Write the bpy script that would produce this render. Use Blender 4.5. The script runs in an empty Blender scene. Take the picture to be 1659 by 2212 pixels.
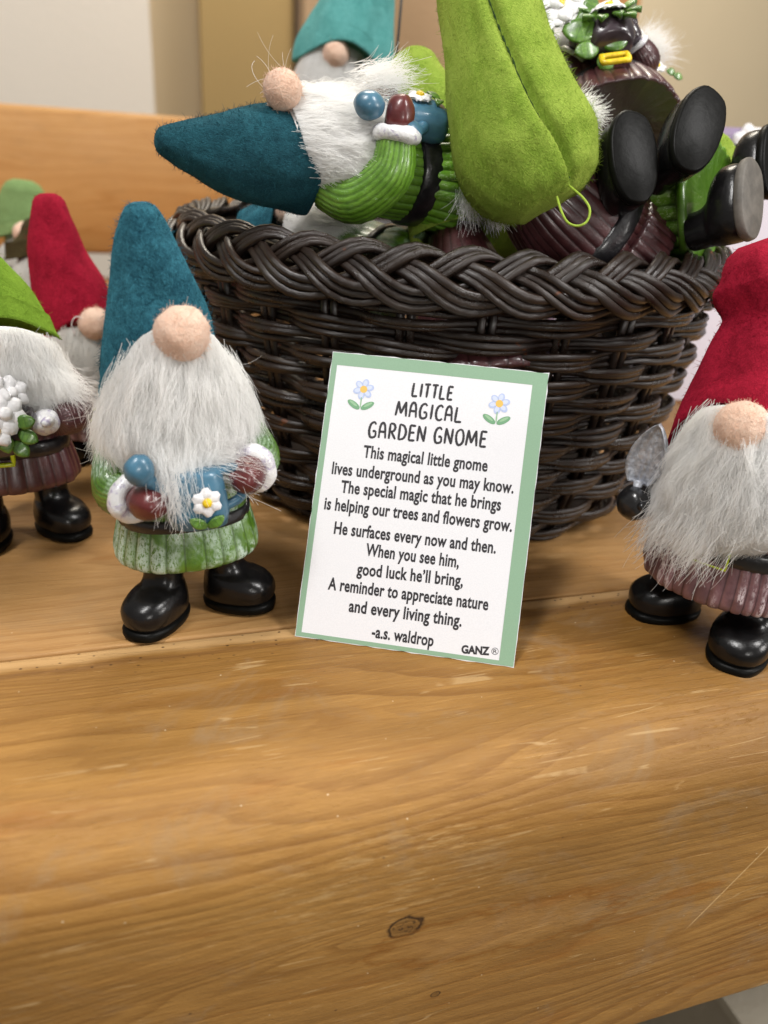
import bpy, bmesh, math, random
import numpy as np
from mathutils import Vector, Matrix, noise
random.seed(7)
rng = np.random.default_rng(7)
PI = math.pi
R = math.radians
scene = bpy.context.scene
COL = scene.collection
scene.unit_settings.system = 'METRIC'
scene.unit_settings.scale_length = 0.01          # one Blender unit is one centimetre

# ------------------------------------------------------------------ camera
CAM_LOC = Vector((0.0, 0.0, 12.0))
CAM_ROT = Matrix(((0.9546559, 0.0703230, -0.2892866),
                  (-0.2909549, 0.4262238, -0.8565504),
                  (0.0630656, 0.9018803, 0.4273579)))
cd = bpy.data.cameras.new('camera')
cam = bpy.data.objects.new('camera', cd)
COL.objects.link(cam)
cam.matrix_world = Matrix.Translation(CAM_LOC) @ CAM_ROT.to_4x4()
cd.sensor_fit = 'VERTICAL'
cd.sensor_height = 69.3
cd.lens = 52.0
cd.clip_start = 0.5
cd.clip_end = 2000
cd.dof.use_dof = True
cd.dof.focus_distance = 20.2
cd.dof.aperture_fstop = 0.22
scene.camera = cam


def at(px, py, depth):
    """point seen at (px, py) of the 1659x2212 view, `depth` cm in front of the lens"""
    d = CAM_ROT @ Vector(((px - 829.5) / 1660.0, -(py - 1106.0) / 1660.0, -1.0))
    return CAM_LOC + d * depth


# ------------------------------------------------------------------ light
w = bpy.data.worlds.new('World')
scene.world = w
w.use_nodes = True
bg = w.node_tree.nodes['Background']
bg.inputs[0].default_value = (1.0, 0.95, 0.89, 1)
bg.inputs[1].default_value = 0.22


def lamp(name, loc, target, size, power, color):
    ld = bpy.data.lights.new(name, 'AREA')
    ld.shape = 'RECTANGLE'
    ld.size, ld.size_y = size
    ld.energy = power
    ld.color = color
    o = bpy.data.objects.new(name, ld)
    COL.objects.link(o)
    o.location = loc
    o.rotation_euler = (Vector(target) - Vector(loc)).to_track_quat('-Z', 'Y').to_euler()
    return o


lamp('ceiling_lamp', (-34, -8, 92), (6, 20, 3), (12, 34), 58000, (1.0, 0.98, 0.96))
lamp('ceiling_lamp', (62, -26, 84), (12, 16, 0), (12, 40), 60000, (1.0, 0.98, 0.96))
lamp('window_lamp', (84, -38, 26), (16, 13, -3), (16, 22), 21000, (1.0, 0.97, 0.93))
lamp('ceiling_lamp', (40, 112, 150), (50, 172, 20), (70, 40), 260000, (1.0, 0.92, 0.78))
lamp('window_lamp', (6, -62, 22), (6, 12, 0), (14, 9), 9000, (1.0, 0.97, 0.92))
scene.view_settings.view_transform = 'Standard'
scene.view_settings.look = 'None'
scene.view_settings.exposure = 0.27
scene.view_settings.gamma = 1.0
scene.cycles.use_denoising = True
scene.cycles.max_bounces = 8
scene.cycles.diffuse_bounces = 6
scene.cycles.glossy_bounces = 3


# ------------------------------------------------------------------ node helpers
class NT:
    def __init__(self, name):
        self.m = bpy.data.materials.new(name)
        self.m.use_nodes = True
        self.t = self.m.node_tree
        self.b = self.t.nodes['Principled BSDF']

    def n(self, typ, ins=None, **props):
        nd = self.t.nodes.new(typ)
        for k, v in props.items():
            setattr(nd, k, v)
        for k, v in (ins or {}).items():
            self.put(nd.inputs[k], v)
        return nd

    def put(self, sock, v):
        if isinstance(v, bpy.types.NodeSocket):
            self.t.links.new(v, sock)
        elif isinstance(v, (tuple, list)) and len(v) == 3 and sock.type == 'RGBA':
            sock.default_value = (*v, 1)
        else:
            sock.default_value = v

    def s(self, **kw):
        names = dict(color='Base Color', rough='Roughness', normal='Normal', coat='Coat Weight', coatr='Coat Roughness',
                     metal='Metallic', sheen='Sheen Weight', sheenr='Sheen Roughness', sheent='Sheen Tint', spec='Specular IOR Level',
                     sss='Subsurface Weight', sssr='Subsurface Radius', ssss='Subsurface Scale', aniso='Anisotropic')
        for k, v in kw.items():
            self.put(self.b.inputs[names[k]], v)
        return self

    def math(self, op, a, b=0.0, c=None, clamp=False):
        nd = self.n('ShaderNodeMath', operation=op, use_clamp=clamp)
        self.put(nd.inputs[0], a)
        self.put(nd.inputs[1], b)
        if c is not None:
            self.put(nd.inputs[2], c)
        return nd.outputs[0]

    def mix(self, f, a, b, mode='MIX'):
        nd = self.n('ShaderNodeMix', data_type='RGBA', blend_type=mode)
        self.put(nd.inputs[0], f)
        self.put(nd.inputs[6], a)
        self.put(nd.inputs[7], b)
        return nd.outputs[2]

    def ramp(self, f, lo, hi, a=0.0, b=1.0):
        nd = self.n('ShaderNodeMapRange', {0: f, 1: lo, 2: hi, 3: a, 4: b}, clamp=True, interpolation_type='SMOOTHSTEP')
        return nd.outputs[0]

    def coord(self, which='Object', scale=(1, 1, 1), loc=(0, 0, 0), rot=(0, 0, 0)):
        tc = self.n('ShaderNodeTexCoord')
        mp = self.n('ShaderNodeMapping', {0: tc.outputs[which], 1: loc, 2: rot, 3: scale})
        return mp.outputs[0]

    def noise(self, vec, scale, detail=3, rough=0.55, dist=0.0):
        nd = self.n('ShaderNodeTexNoise', {'Vector': vec, 'Scale': scale, 'Detail': detail, 'Roughness': rough, 'Distortion': dist})
        return nd.outputs['Fac']

    def bump(self, h, strength, dist=0.1, normal=None):
        nd = self.n('ShaderNodeBump', {'Height': h, 'Strength': strength, 'Distance': dist})
        if normal is not None:
            self.put(nd.inputs['Normal'], normal)
        return nd.outputs[0]


def mul(c, k):
    return tuple(min(1, x * k) for x in c)


def m_plain(name, c, rough=0.5, var=0.25, vscale=3.0, bump=0.15, bscale=14.0, coat=0.0, coatr=0.15, **kw):
    t = NT(name)
    v = t.coord()
    f = t.noise(v, vscale, 4)
    t.s(color=t.mix(t.ramp(f, .3, .7), mul(c, 1 - var), mul(c, 1 + var)), rough=rough, coat=coat, coatr=coatr,
        normal=t.bump(t.noise(v, bscale, 4), bump, 0.05), **kw)
    return t.m


def m_felt(name, c, c2):
    t = NT(name)
    v = t.coord()
    n1 = t.noise(v, 1.1, 5, .65, .6)
    n2 = t.noise(v, 9.0, 5, .7, 1.2)
    st = t.coord(scale=(1, 1, .35), rot=(.3, .6, 0))
    n3 = t.noise(st, 30, 4, .7)
    f = t.math('ADD', t.math('MULTIPLY', n1, .55), t.math('MULTIPLY', n2, .45))
    base = t.mix(t.ramp(f, .36, .66), c, c2)
    base = t.mix(t.ramp(n3, .52, .78, 0, .45), base, mul(c2, 1.8))
    h = t.math('ADD', n2, t.math('MULTIPLY', n3, .7))
    t.s(color=base, rough=.95, spec=.15, sheen=.35, sheenr=.45, sheent=mul(c2, 3), normal=t.bump(h, .75, .09))
    return t.m


def m_drybrush(name, c, c2, paint, amount, rough=.35, coat=.5, crest=(.05, .75)):
    """ribbed painted resin: `ridge` marks the crests where pale paint was dragged over"""
    t = NT(name)
    v = t.coord()
    at_ = t.n('ShaderNodeAttribute', attribute_name='ridge').outputs['Fac']
    n1 = t.noise(v, 2.2, 5, .65, .4)
    n2 = t.noise(v, 10.0, 6, .75, .5)
    st = t.noise(t.coord(scale=(11, 11, 1.7)), 2.6, 5, .75, .3)
    base = t.mix(t.ramp(n1, .35, .65), c, c2)
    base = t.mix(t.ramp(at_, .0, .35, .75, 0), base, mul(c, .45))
    ad = t.n('ShaderNodeAttribute', attribute_name='ridge').outputs['Fac']
    patch = t.noise(v, 1.1, 3, .6, .3)
    f = t.math('MULTIPLY', t.ramp(ad, crest[0], crest[1], .22 if crest[0] < .3 else .04, 1), t.ramp(t.math('ADD', st, t.math('MULTIPLY', n2, .75)), .98 - .16 * amount, 1.10 - .16 * amount))
    f = t.math('MULTIPLY', f, t.ramp(patch, .50 - .09 * amount, .66 - .09 * amount))
    t.s(color=t.mix(f, base, paint), rough=t.mix(f, (rough,) * 3, (.6,) * 3), coat=coat, coatr=.18, normal=t.bump(t.noise(v, 7, 5, .7), .35, .05))
    return t.m


def m_hair(name, c, rough=.42):
    t = NT(name)
    hi = t.n('ShaderNodeHairInfo')
    base = t.mix(hi.outputs['Random'], mul(c, .94), mul(c, 1.03))
    t.s(color=base, rough=rough, spec=.5)
    tr = t.n('ShaderNodeBsdfTranslucent', {0: c})
    mx = t.n('ShaderNodeMixShader', {0: .62, 1: t.b.outputs[0], 2: tr.outputs[0]})
    t.t.links.new(mx.outputs[0], t.t.nodes['Material Output'].inputs[0])
    return t.m


def m_white_paint(name):
    t = NT(name)
    v = t.coord()
    n1 = t.noise(v, 3.2, 5, .7, .8)
    n2 = t.noise(v, 8, 4)
    c = t.mix(t.ramp(n1, .48, .66), (.80, .80, .80), (.42, .37, .52))
    c = t.mix(t.ramp(n2, .6, .72, 0, .4), c, (.55, .62, .50))
    t.s(color=c, rough=.35, coat=.4, coatr=.2, normal=t.bump(n2, .5, .06))
    return t.m


def m_wood(name, seed, light=(.430, .225, .058), dark=(.175, .068, .009), worn=1.0, knots=(), coatw=.0, gscale=1.0):
    """pine: growth rings laid out on the board's own u (along) and v (across) coordinates"""
    t = NT(name)
    uv = t.n('ShaderNodeUVMap', uv_map='grain').outputs[0]

    def mp(sc, loc=(0, 0, 0)):
        return t.n('ShaderNodeMapping', {0: uv, 1: (loc[0] + seed * 3.1, loc[1] + seed * 1.7, seed), 3: sc}).outputs[0]
    sep = t.n('ShaderNodeSeparateXYZ', {0: uv})
    u, v = sep.outputs[0], sep.outputs[1]
    # ring field: v warped slowly along the grain and by each knot
    warp = t.noise(mp((.035, .16, 1)), 1.0, 2, .5)
    warp2 = t.noise(mp((.16, .7, 1)), 1.0, 3, .5)
    fld = t.math('ADD', v, t.math('MULTIPLY', warp, 9.0))
    fld = t.math('ADD', fld, t.math('MULTIPLY', warp2, .75))
    kmask = None
    for (ku, kv, kr, kl, amp) in knots:
        du = t.math('SUBTRACT', u, ku)
        dv = t.math('SUBTRACT', v, kv)
        g = t.math('ADD', t.math('POWER', t.math('ABSOLUTE', t.math('DIVIDE', du, kl)), 2.0), t.math('POWER', t.math('ABSOLUTE', t.math('DIVIDE', dv, kr * 2.2)), 2.0))
        e = t.math('EXPONENT', t.math('MULTIPLY', g, -1.0))
        sgn = t.math('MULTIPLY', e, amp)
        fld = t.math('ADD', fld, sgn)
        r_ = t.math('SQRT', t.math('ADD', t.math('POWER', t.math('ABSOLUTE', t.math('MULTIPLY', du, .75)), 2.0), t.math('POWER', t.math('ABSOLUTE', dv), 2.0)))
        r_ = t.math('ADD', r_, t.math('MULTIPLY', t.math('SUBTRACT', t.noise(mp((2.2, 2.2, 1)), 1.4, 3), .5), kr * .9))
        ringk = t.math('MULTIPLY', t.ramp(r_, kr * .72, kr * .98), t.ramp(r_, kr * .98, kr * 1.3, 1, 0))
        core = t.ramp(r_, kr * .5, kr * 1.1, .35, 0)
        crack = t.math('MULTIPLY', t.ramp(r_, kr * .6, kr * .95, 1, 0), t.ramp(t.noise(mp((3, 3, 1)), 2.2, 3, .6, 1.5), .55, .6, 0, .8))
        km = t.math('MAXIMUM', t.math('MAXIMUM', t.math('MULTIPLY', ringk, .97), core), crack)
        kmask = km if kmask is None else t.math('MAXIMUM', kmask, km)
    ph = t.math('FRACT', t.math('MULTIPLY', fld, 1.9 * gscale))
    line = t.math('MULTIPLY', t.ramp(ph, .35, .93), t.ramp(ph, .93, 1.0, 1, 0))
    lmod = t.ramp(t.noise(mp((.03, .35, 1), (5, 2)), 1.0, 3), .3, .62, .12, 1)
    ph2 = t.math('FRACT', t.math('MULTIPLY', fld, 5.3 * gscale))
    line2 = t.math('MULTIPLY', t.ramp(ph2, .4, .95), t.ramp(ph2, .95, 1.0, 1, 0))
    lmod2 = t.ramp(t.noise(mp((.05, .3, 1), (9, 7)), 1.0, 3), .44, .64, 0, .55)
    fibre = t.noise(mp((1.3, 26, 1)), 1.0, 4, .7)
    blot = t.noise(mp((.10, .30, 1), (3, 8)), 1.0, 4, .6)
    blot2 = t.noise(mp((.45, .9, 1), (3, 1)), 1.0, 5, .65)
    mid = tuple((a * .6 + b * .4) for a, b in zip(light, dark))
    c = t.mix(t.ramp(blot, .3, .68), light, mid)
    c = t.mix(t.math('MULTIPLY', t.math('MULTIPLY', line, lmod), .62), c, dark)
    c = t.mix(t.math('MULTIPLY', line2, lmod2), c, dark)
    c = t.mix(t.ramp(fibre, .35, .8, 0, .32), c, dark)
    c = t.mix(t.ramp(blot2, .54, .74, 0, .45), c, mul(light, .66))
    big = t.noise(mp((.055, .17, 1), (11, 2)), 1.0, 3, .6)
    c = t.mix(t.ramp(big, .44, .62, 0, .65 * worn), c, mul(mid, .70))
    ora = t.noise(mp((.16, .8, 1), (2, 9)), 1.0, 4, .65)
    c = t.mix(t.ramp(ora, .58, .74, 0, .5), c, (.30, .105, .012))
    fib2 = t.noise(mp((.55, 13, 1), (6, 1)), 1.0, 5, .75, .4)
    c = t.mix(t.ramp(fib2, .50, .72, 0, .42), c, mul(dark, 1.25))
    c = t.mix(t.ramp(fib2, .30, .46, .32, 0), c, mul(light, 1.35))
    # grey handling wear and pale scuffs
    wear = t.noise(mp((.3, .42, 1), (1, 4)), 1.0, 5, .7, .6)
    c = t.mix(t.ramp(wear, .52, .72, 0, .48 * worn), c, (.30, .205, .115))
    sc = t.noise(mp((1.3, 5.2, 1), (7, 4)), 1.0, 5, .75, .8)
    scm = t.math('MULTIPLY', t.ramp(sc, .62, .74), t.ramp(t.noise(mp((.13, .3, 1), (2, 2)), 1.0, 2), .44, .6))
    c = t.mix(t.math('MULTIPLY', scm, .62 * worn), c, (.60, .38, .17))
    speck = t.n('ShaderNodeTexVoronoi', {'Vector': mp((1.6, 1.9, 1), (3, 3)), 'Scale': 1.0, 'Randomness': 1.0}, feature='F1').outputs['Distance']
    c = t.mix(t.math('MULTIPLY', t.ramp(speck, .02, .045, 1, 0), .7 * worn), c, (.8, .66, .45))
    speck2 = t.n('ShaderNodeTexVoronoi', {'Vector': mp((.8, 1.2, 1), (8, 1)), 'Scale': 1.0, 'Randomness': 1.0}, feature='F1').outputs['Distance']
    c = t.mix(t.math('MULTIPLY', t.ramp(speck2, .02, .04, 1, 0), .8), c, (.07, .03, .01))
    for (rot_, sc_, off_, msk) in ((.5, 1.0, 3, .55), (-.9, 1.4, 7, .57), (1.25, .8, 12, .56)):
        sv = t.n('ShaderNodeMapping', {0: uv, 1: (off_, seed, 0), 2: (0, 0, rot_), 3: (.07 * sc_, 1.9 * sc_, 1)}).outputs[0]
        ns = t.noise(sv, 1.0, 1, .4)
        ln_ = t.ramp(t.math('ABSOLUTE', t.math('SUBTRACT', ns, .5)), .0015, .006, 1, 0)
        mk = t.ramp(t.noise(mp((.6, .6, 1), (off_, off_)), 1.0, 3), msk, msk + .08)
        c = t.mix(t.math('MULTIPLY', t.math('MULTIPLY', ln_, mk), .4 * worn), c, (.62, .42, .20))
    if kmask is not None:
        # bruised, pitted back edge of the rail along the seam
        ed = t.math('ADD', v, t.math('MULTIPLY', t.math('SUBTRACT', t.noise(mp((.5, 1, 1)), 1.0, 3), .5), .5))
        c = t.mix(t.ramp(ed, .30, .62, .75, 0), c, (.56, .345, .15))
        c = t.mix(t.math('MULTIPLY', t.ramp(ed, .55, .70), t.ramp(ed, .70, .95, .55, 0)), c, (.16, .07, .02))
        pits = t.n('ShaderNodeTexVoronoi', {'Vector': mp((3.6, 5.0, 1), (5, 5)), 'Scale': 1.0, 'Randomness': 1.0}, feature='F1').outputs['Distance']
        c = t.mix(t.math('MULTIPLY', t.ramp(pits, .08, .20, 1, 0), t.ramp(ed, .6, 1.6, .9, 0)), c, (.045, .018, .006))
        # glints on the rounded nose, painted into the wood colour as pale streaks
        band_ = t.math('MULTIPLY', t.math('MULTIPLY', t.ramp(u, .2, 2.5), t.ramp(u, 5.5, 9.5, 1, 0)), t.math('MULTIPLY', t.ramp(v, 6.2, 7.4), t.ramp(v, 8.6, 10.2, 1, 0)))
        glint = t.math('MULTIPLY', band_, t.ramp(t.noise(mp((1.2, 8.5, 1), (1, 1)), 1.0, 5, .75), .50, .68))
        c = t.mix(t.math('MULTIPLY', glint, .45), c, (.62, .41, .18))
        c = t.mix(kmask, c, (.035, .013, .003))
        wob = t.math('MULTIPLY', t.math('SUBTRACT', t.noise(mp((1.2, 2.5, 1)), 1.0, 4), .5), 1.1)

        def spot(u0, v0, ru, rv, sl=0.0):
            du = t.math('DIVIDE', t.math('SUBTRACT', u, u0), ru)
            dv = t.math('DIVIDE', t.math('SUBTRACT', v, t.math('ADD', v0, t.math('MULTIPLY', t.math('SUBTRACT', u, u0), sl))), rv)
            d2 = t.math('SQRT', t.math('ADD', t.math('MULTIPLY', du, du), t.math('MULTIPLY', dv, dv)))
            return t.math('ADD', d2, wob)
        c = t.mix(t.ramp(spot(12.9, 11.0, 1.3, .24), .6, 1.1, .6, 0), c, (.27, .095, .006))
        tg = spot(7.4, 10.65, 3.2, .85, .05)
        c = t.mix(t.math('MULTIPLY', t.ramp(tg, .85, 1.0), t.ramp(tg, 1.0, 1.12, .55, 0)), c, (.24, .09, .01))
        c = t.mix(t.ramp(tg, .5, 1.0, .30, 0), c, (.50, .27, .09))
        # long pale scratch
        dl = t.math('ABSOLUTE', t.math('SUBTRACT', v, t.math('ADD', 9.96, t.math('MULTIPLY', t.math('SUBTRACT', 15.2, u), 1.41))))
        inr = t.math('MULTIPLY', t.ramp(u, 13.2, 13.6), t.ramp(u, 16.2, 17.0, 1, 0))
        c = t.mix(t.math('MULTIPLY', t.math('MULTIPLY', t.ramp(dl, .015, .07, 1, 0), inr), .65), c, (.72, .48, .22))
    h = t.math('ADD', t.math('MULTIPLY', fibre, .5), t.math('MULTIPLY', line, -.35))
    h = t.math('ADD', h, t.math('MULTIPLY', sc, .55))
    h = t.math('ADD', h, t.math('MULTIPLY', blot2, 2.2))
    h = t.math('ADD', h, t.math('MULTIPLY', t.noise(mp((1.1, 3.4, 1), (2, 2)), 1.0, 5, .7), 1.5 * worn))
    rg = t.ramp(t.math('ADD', t.math('MULTIPLY', wear, .6), t.math('MULTIPLY', sc, .4)), .36, .64, .46, .66)
    fl = t.math('MULTIPLY', t.ramp(t.noise(mp((2.4, 11, 1), (4, 6)), 1.0, 4, .7), .56, .68), t.ramp(t.noise(mp((.2, .42, 1), (6, 5)), 1.0, 3), .47, .6))
    rg = t.math('SUBTRACT', rg, t.math('MULTIPLY', fl, .24 * worn))
    h = t.math('ADD', h, t.math('MULTIPLY', fl, 1.3 * worn))
    t.s(color=c, rough=rg, spec=.34, coat=coatw, coatr=.26, normal=t.bump(h, .34, .06))
    return t.m


# ------------------------------------------------------------------ object helpers
def link(o, parent=None):
    COL.objects.link(o)
    if parent is not None:
        o.parent = parent
    return o


def empty(name, label, cat, group=None, mw=None):
    o = bpy.data.objects.new(name, None)
    o.empty_display_size = 1.0
    link(o)
    o['label'] = label
    o['category'] = cat
    if group:
        o['group'] = group
    if mw is not None:
        o.matrix_world = mw
    return o


def mesh_obj(name, verts, faces, mat, parent=None, smooth=True, ridge=None, uvs=None, recalc=True, label=None):
    me = bpy.data.meshes.new(name)
    me.from_pydata([tuple(v) for v in verts], [], faces)
    if uvs is not None:
        ul = me.uv_layers.new(name='grain')
        for l in me.loops:
            ul.data[l.index].uv = uvs[l.vertex_index]
    if ridge is not None:
        a = me.attributes.new('ridge', 'FLOAT', 'POINT')
        a.data.foreach_set('value', [float(x) for x in ridge])
    if recalc:
        bm = bmesh.new()
        bm.from_mesh(me)
        bmesh.ops.recalc_face_normals(bm, faces=bm.faces)
        bm.to_mesh(me)
        bm.free()
    me.polygons.foreach_set('use_smooth', [smooth] * len(me.polygons))
    me.materials.append(mat)
    me.update()
    o = bpy.data.objects.new(name, me)
    link(o, parent)
    if label:
        o['label'] = label
    return o


class Geo:
    """collects lofts into one mesh"""

    def __init__(self):
        self.v, self.f, self.r = [], [], []

    def loft(self, rings, cap=(True, True), ridge=None, closed=False):
        base = len(self.v)
        n = len(rings[0])
        for k, ring in enumerate(rings):
            for j, p in enumerate(ring):
                self.v.append(tuple(p))
                self.r.append(ridge[k][j] if ridge else 0.0)
        m = len(rings)
        for k in range(m if closed else m - 1):
            a, b = base + k * n, base + ((k + 1) % m) * n
            for j in range(n):
                j2 = (j + 1) % n
                self.f.append((a + j, a + j2, b + j2, b + j))
        if not closed:
            for k, on in ((0, cap[0]), (m - 1, cap[1])):
                if on:
                    ids = [base + k * n + j for j in range(n)]
                    c = Vector((0, 0, 0))
                    for i in ids:
                        c += Vector(self.v[i])
                    c /= n
                    self.v.append(tuple(c))
                    self.r.append(0.0)
                    ci = len(self.v) - 1
                    for j in range(n):
                        self.f.append((ids[j], ids[(j + 1) % n], ci))
        return self

    def ball(self, c, r, rot=None, n=20, m=12, wob=0.0, seed=0.0):
        c = Vector(c)
        r = Vector(r if hasattr(r, '__len__') else (r, r, r))
        q = rot.to_matrix() if rot is not None else Matrix.Identity(3)
        rings = []
        for k in range(1, m):
            th = PI * k / m
            ring = []
            for j in range(n):
                a = 2 * PI * j / n
                d = Vector((math.sin(th) * math.cos(a), math.sin(th) * math.sin(a), math.cos(th)))
                s = 1 + wob * noise.noise(d * 1.7 + Vector((seed, seed, seed)))
                ring.append(c + q @ Vector((d.x * r.x * s, d.y * r.y * s, d.z * r.z * s)))
            rings.append(ring)
        return self.loft(rings)

    def tube(self, pts, rad, n=10, flat=1.0, up=None, cap=(True, True), ribs=0, ribd=0.0, closed=False, twist=0.0):
        pts = [Vector(p) for p in pts]
        m = len(pts)
        if not hasattr(rad, '__len__'):
            rad = [rad] * m
        rings, ridge = [], []
        prev = None
        for k in range(m):
            if closed:
                tg = pts[(k + 1) % m] - pts[k - 1]
            else:
                tg = pts[min(k + 1, m - 1)] - pts[max(k - 1, 0)]
            tg.normalize()
            if up is not None:
                x = tg.cross(Vector(up))
            elif prev is None:
                x = tg.cross(Vector((0, 0, 1)) if abs(tg.z) < .9 else Vector((1, 0, 0)))
            else:
                x = prev - tg * prev.dot(tg)
            x.normalize()
            prev = x
            y = tg.cross(x).normalized()
            ring, rr = [], []
            for j in range(n):
                a = 2 * PI * j / n + twist * k
                q = 1.0
                rv = 0.0
                if ribs:
                    wv_ = .9 * noise.noise(Vector((math.cos(a) * 1.5, math.sin(a) * 1.5, k * .12))) + .25 * math.sin(a * 3 + k * .1)
                    s = 1 - 2 * abs(math.sin((a * ribs) * .5 + wv_)) ** .7
                    q = 1 + ribd * s * (1 + .6 * noise.noise(Vector((math.cos(a) * 3, math.sin(a) * 3, 7))))
                    rv = .5 + .5 * s
                ring.append(pts[k] + x * (math.cos(a) * rad[k] * q) + y * (math.sin(a) * rad[k] * flat * q))
                rr.append(rv)
            rings.append(ring)
            ridge.append(rr)
        return self.loft(rings, cap, ridge, closed)

    def box(self, lo, hi):
        b = len(self.v)
        for z in (lo[2], hi[2]):
            for y in (lo[1], hi[1]):
                for x in (lo[0], hi[0]):
                    self.v.append((x, y, z))
                    self.r.append(0.0)
        for q in ((0, 1, 3, 2), (4, 6, 7, 5), (0, 4, 5, 1), (2, 3, 7, 6), (0, 2, 6, 4), (1, 5, 7, 3)):
            self.f.append(tuple(b + i for i in q))
        return self

    def build(self, name, mat, parent=None, smooth=True, label=None):
        return mesh_obj(name, self.v, self.f, mat, parent, smooth, self.r, label=label)


def catmull(pts, n):
    pts = [np.array(p, float) for p in pts]
    out = []
    P = [2 * pts[0] - pts[1]] + pts + [2 * pts[-1] - pts[-2]]
    seg = len(pts) - 1
    for k in range(n):
        s = k / (n - 1) * seg
        i = min(int(s), seg - 1)
        t = s - i
        a, b, c, d = P[i:i + 4]
        out.append(.5 * ((2 * b) + (-a + c) * t + (2 * a - 5 * b + 4 * c - d) * t * t + (-a + 3 * b - 3 * c + d) * t ** 3))
    return out


def strands_obj(name, paths, r0, r1, mat, parent):
    """real hair: one curve per fibre. paths: array (N, K, 3)"""
    N, K = paths.shape[:2]
    if N == 0:
        return None
    hc = bpy.data.hair_curves.new(name)
    hc.add_curves([K] * N)
    hc.attributes['position'].data.foreach_set('vector', paths.reshape(-1).astype(np.float32))
    if 'radius' not in hc.attributes:
        hc.attributes.new('radius', 'FLOAT', 'POINT')
    s = np.linspace(0, 1, K)
    rad = np.tile(r0 + (r1 - r0) * s ** 1.5, (N, 1)) * rng.uniform(.7, 1.25, (N, 1))
    hc.attributes['radius'].data.foreach_set('value', rad.reshape(-1).astype(np.float32))
    hc.materials.append(mat)
    o = bpy.data.objects.new(name, hc)
    link(o, parent)
    o['kind'] = 'stuff'
    return o


# ------------------------------------------------------------------ materials
M = {}
M['teal'] = m_felt('deep_teal_felt', (.008, .050, .078), (.046, .20, .265))
M['teal_dark'] = m_felt('dark_teal_felt', (.009, .045, .062), (.022, .105, .135))
M['red'] = m_felt('crimson_felt', (.23, .005, .018), (.45, .014, .042))
M['green'] = m_felt('moss_green_felt', (.115, .215, .016), (.205, .345, .035))
M['lime'] = m_felt('lime_green_felt', (.185, .31, .030), (.33, .47, .070))
M['sage'] = m_felt('sage_green_felt', (.17, .27, .10), (.22, .33, .13))
M['aqua'] = m_felt('pale_aqua_felt', (.08, .32, .30), (.14, .44, .42))
M['brown'] = m_felt('dark_olive_felt', (.035, .026, .010), (.06, .045, .018))
M['nose'] = m_felt('peach_felt', (.88, .56, .40), (.96, .70, .54))
M['hair'] = m_hair('white_faux_fur', (1.0, .995, .98))
M['hair2'] = m_hair('cream_faux_fur', (.93, .92, .89))
M['furbase'] = m_plain('fur_backing', (.88, .87, .85), .9, .05, 5, .8, 20)
M['boot'] = m_plain('glossy_black_paint', (.0055, .0052, .0055), .27, .3, 3, .22, 5, coat=.0, spec=.42)
M['sole'] = m_plain('black_sole_paint', (.0045, .0045, .004), .40, .3, 3, .2, 3, spec=.10)
M['sole_grey'] = m_plain('scuffed_grey_sole', (.12, .108, .092), .6, .25, 2, .3, 6)
M['belt'] = m_plain('black_belt_paint', (.011, .010, .012), .38, .3, 3, .5, 6, coat=.35)
M['mitten'] = m_plain('maroon_paint', (.105, .018, .018), .33, .2, 3, .25, 6, coat=.35)
M['glove'] = m_plain('black_glove_paint', (.010, .010, .011), .28, .3, 3, .3, 6, coat=.5)
M['cuff'] = m_white_paint('brushed_white_paint')
M['gcoat'] = m_drybrush('green_tunic_paint', (.060, .150, .010), (.115, .235, .022), (.52, .66, .55), 1.35)
M['gsleeve'] = m_drybrush('green_sleeve_paint', (.10, .24, .016), (.17, .36, .035), (.50, .68, .45), .15)
M['gbright'] = m_drybrush('bright_green_corduroy', (.10, .26, .012), (.17, .37, .03), (.62, .80, .42), .45)
M['gdark'] = m_drybrush('deep_green_corduroy', (.035, .14, .012), (.10, .27, .02), (.50, .70, .50), .5)
M['plum'] = m_drybrush('plum_tunic_paint', (.060, .019, .021), (.090, .028, .030), (.55, .36, .40), -.35)
M['mauve'] = m_drybrush('mauve_tunic_paint', (.15, .070, .078), (.24, .115, .125), (.72, .60, .62), 1.1, crest=(.62, .98))
M['pot'] = m_plain('dark_plum_pot', (.040, .026, .034), .28, .35, 2, .3, 4, coat=.6)
M['can'] = m_plain('slate_blue_paint', (.055, .155, .235), .35, .2, 2, .25, 5, coat=.35)
M['leaf'] = m_drybrush('leaf_green_paint', (.060, .15, .020), (.13, .28, .03), (.40, .55, .20), .3)
M['petal'] = m_plain('white_petal_paint', (.80, .79, .80), .4, .08, 4, .35, 9, coat=.2)
M['yellow'] = m_plain('yellow_paint', (.85, .58, .01), .4, .2, 4, .5, 10, coat=.3)
M['ybuckle'] = m_plain('lime_yellow_paint', (.50, .62, .01), .35, .15, 4, .3, 8, coat=.4)
M['silver'] = m_plain('silver_paint', (.50, .52, .57), .42, .30, 7, 1.0, 8, metal=.55)
M['seam'] = m_plain('dark_green_stitching', (.022, .060, .006), .8, .3, 8, .3, 20)
M['thread'] = m_plain('lime_thread', (.32, .46, .04), .7, .1, 8, .3, 20)
M['thread_w'] = m_plain('white_thread', (.7, .62, .62), .7, .1, 8, .3, 20)
M['thread_d'] = m_plain('dark_cord', (.02, .018, .015), .7, .1, 8, .3, 20)


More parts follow.
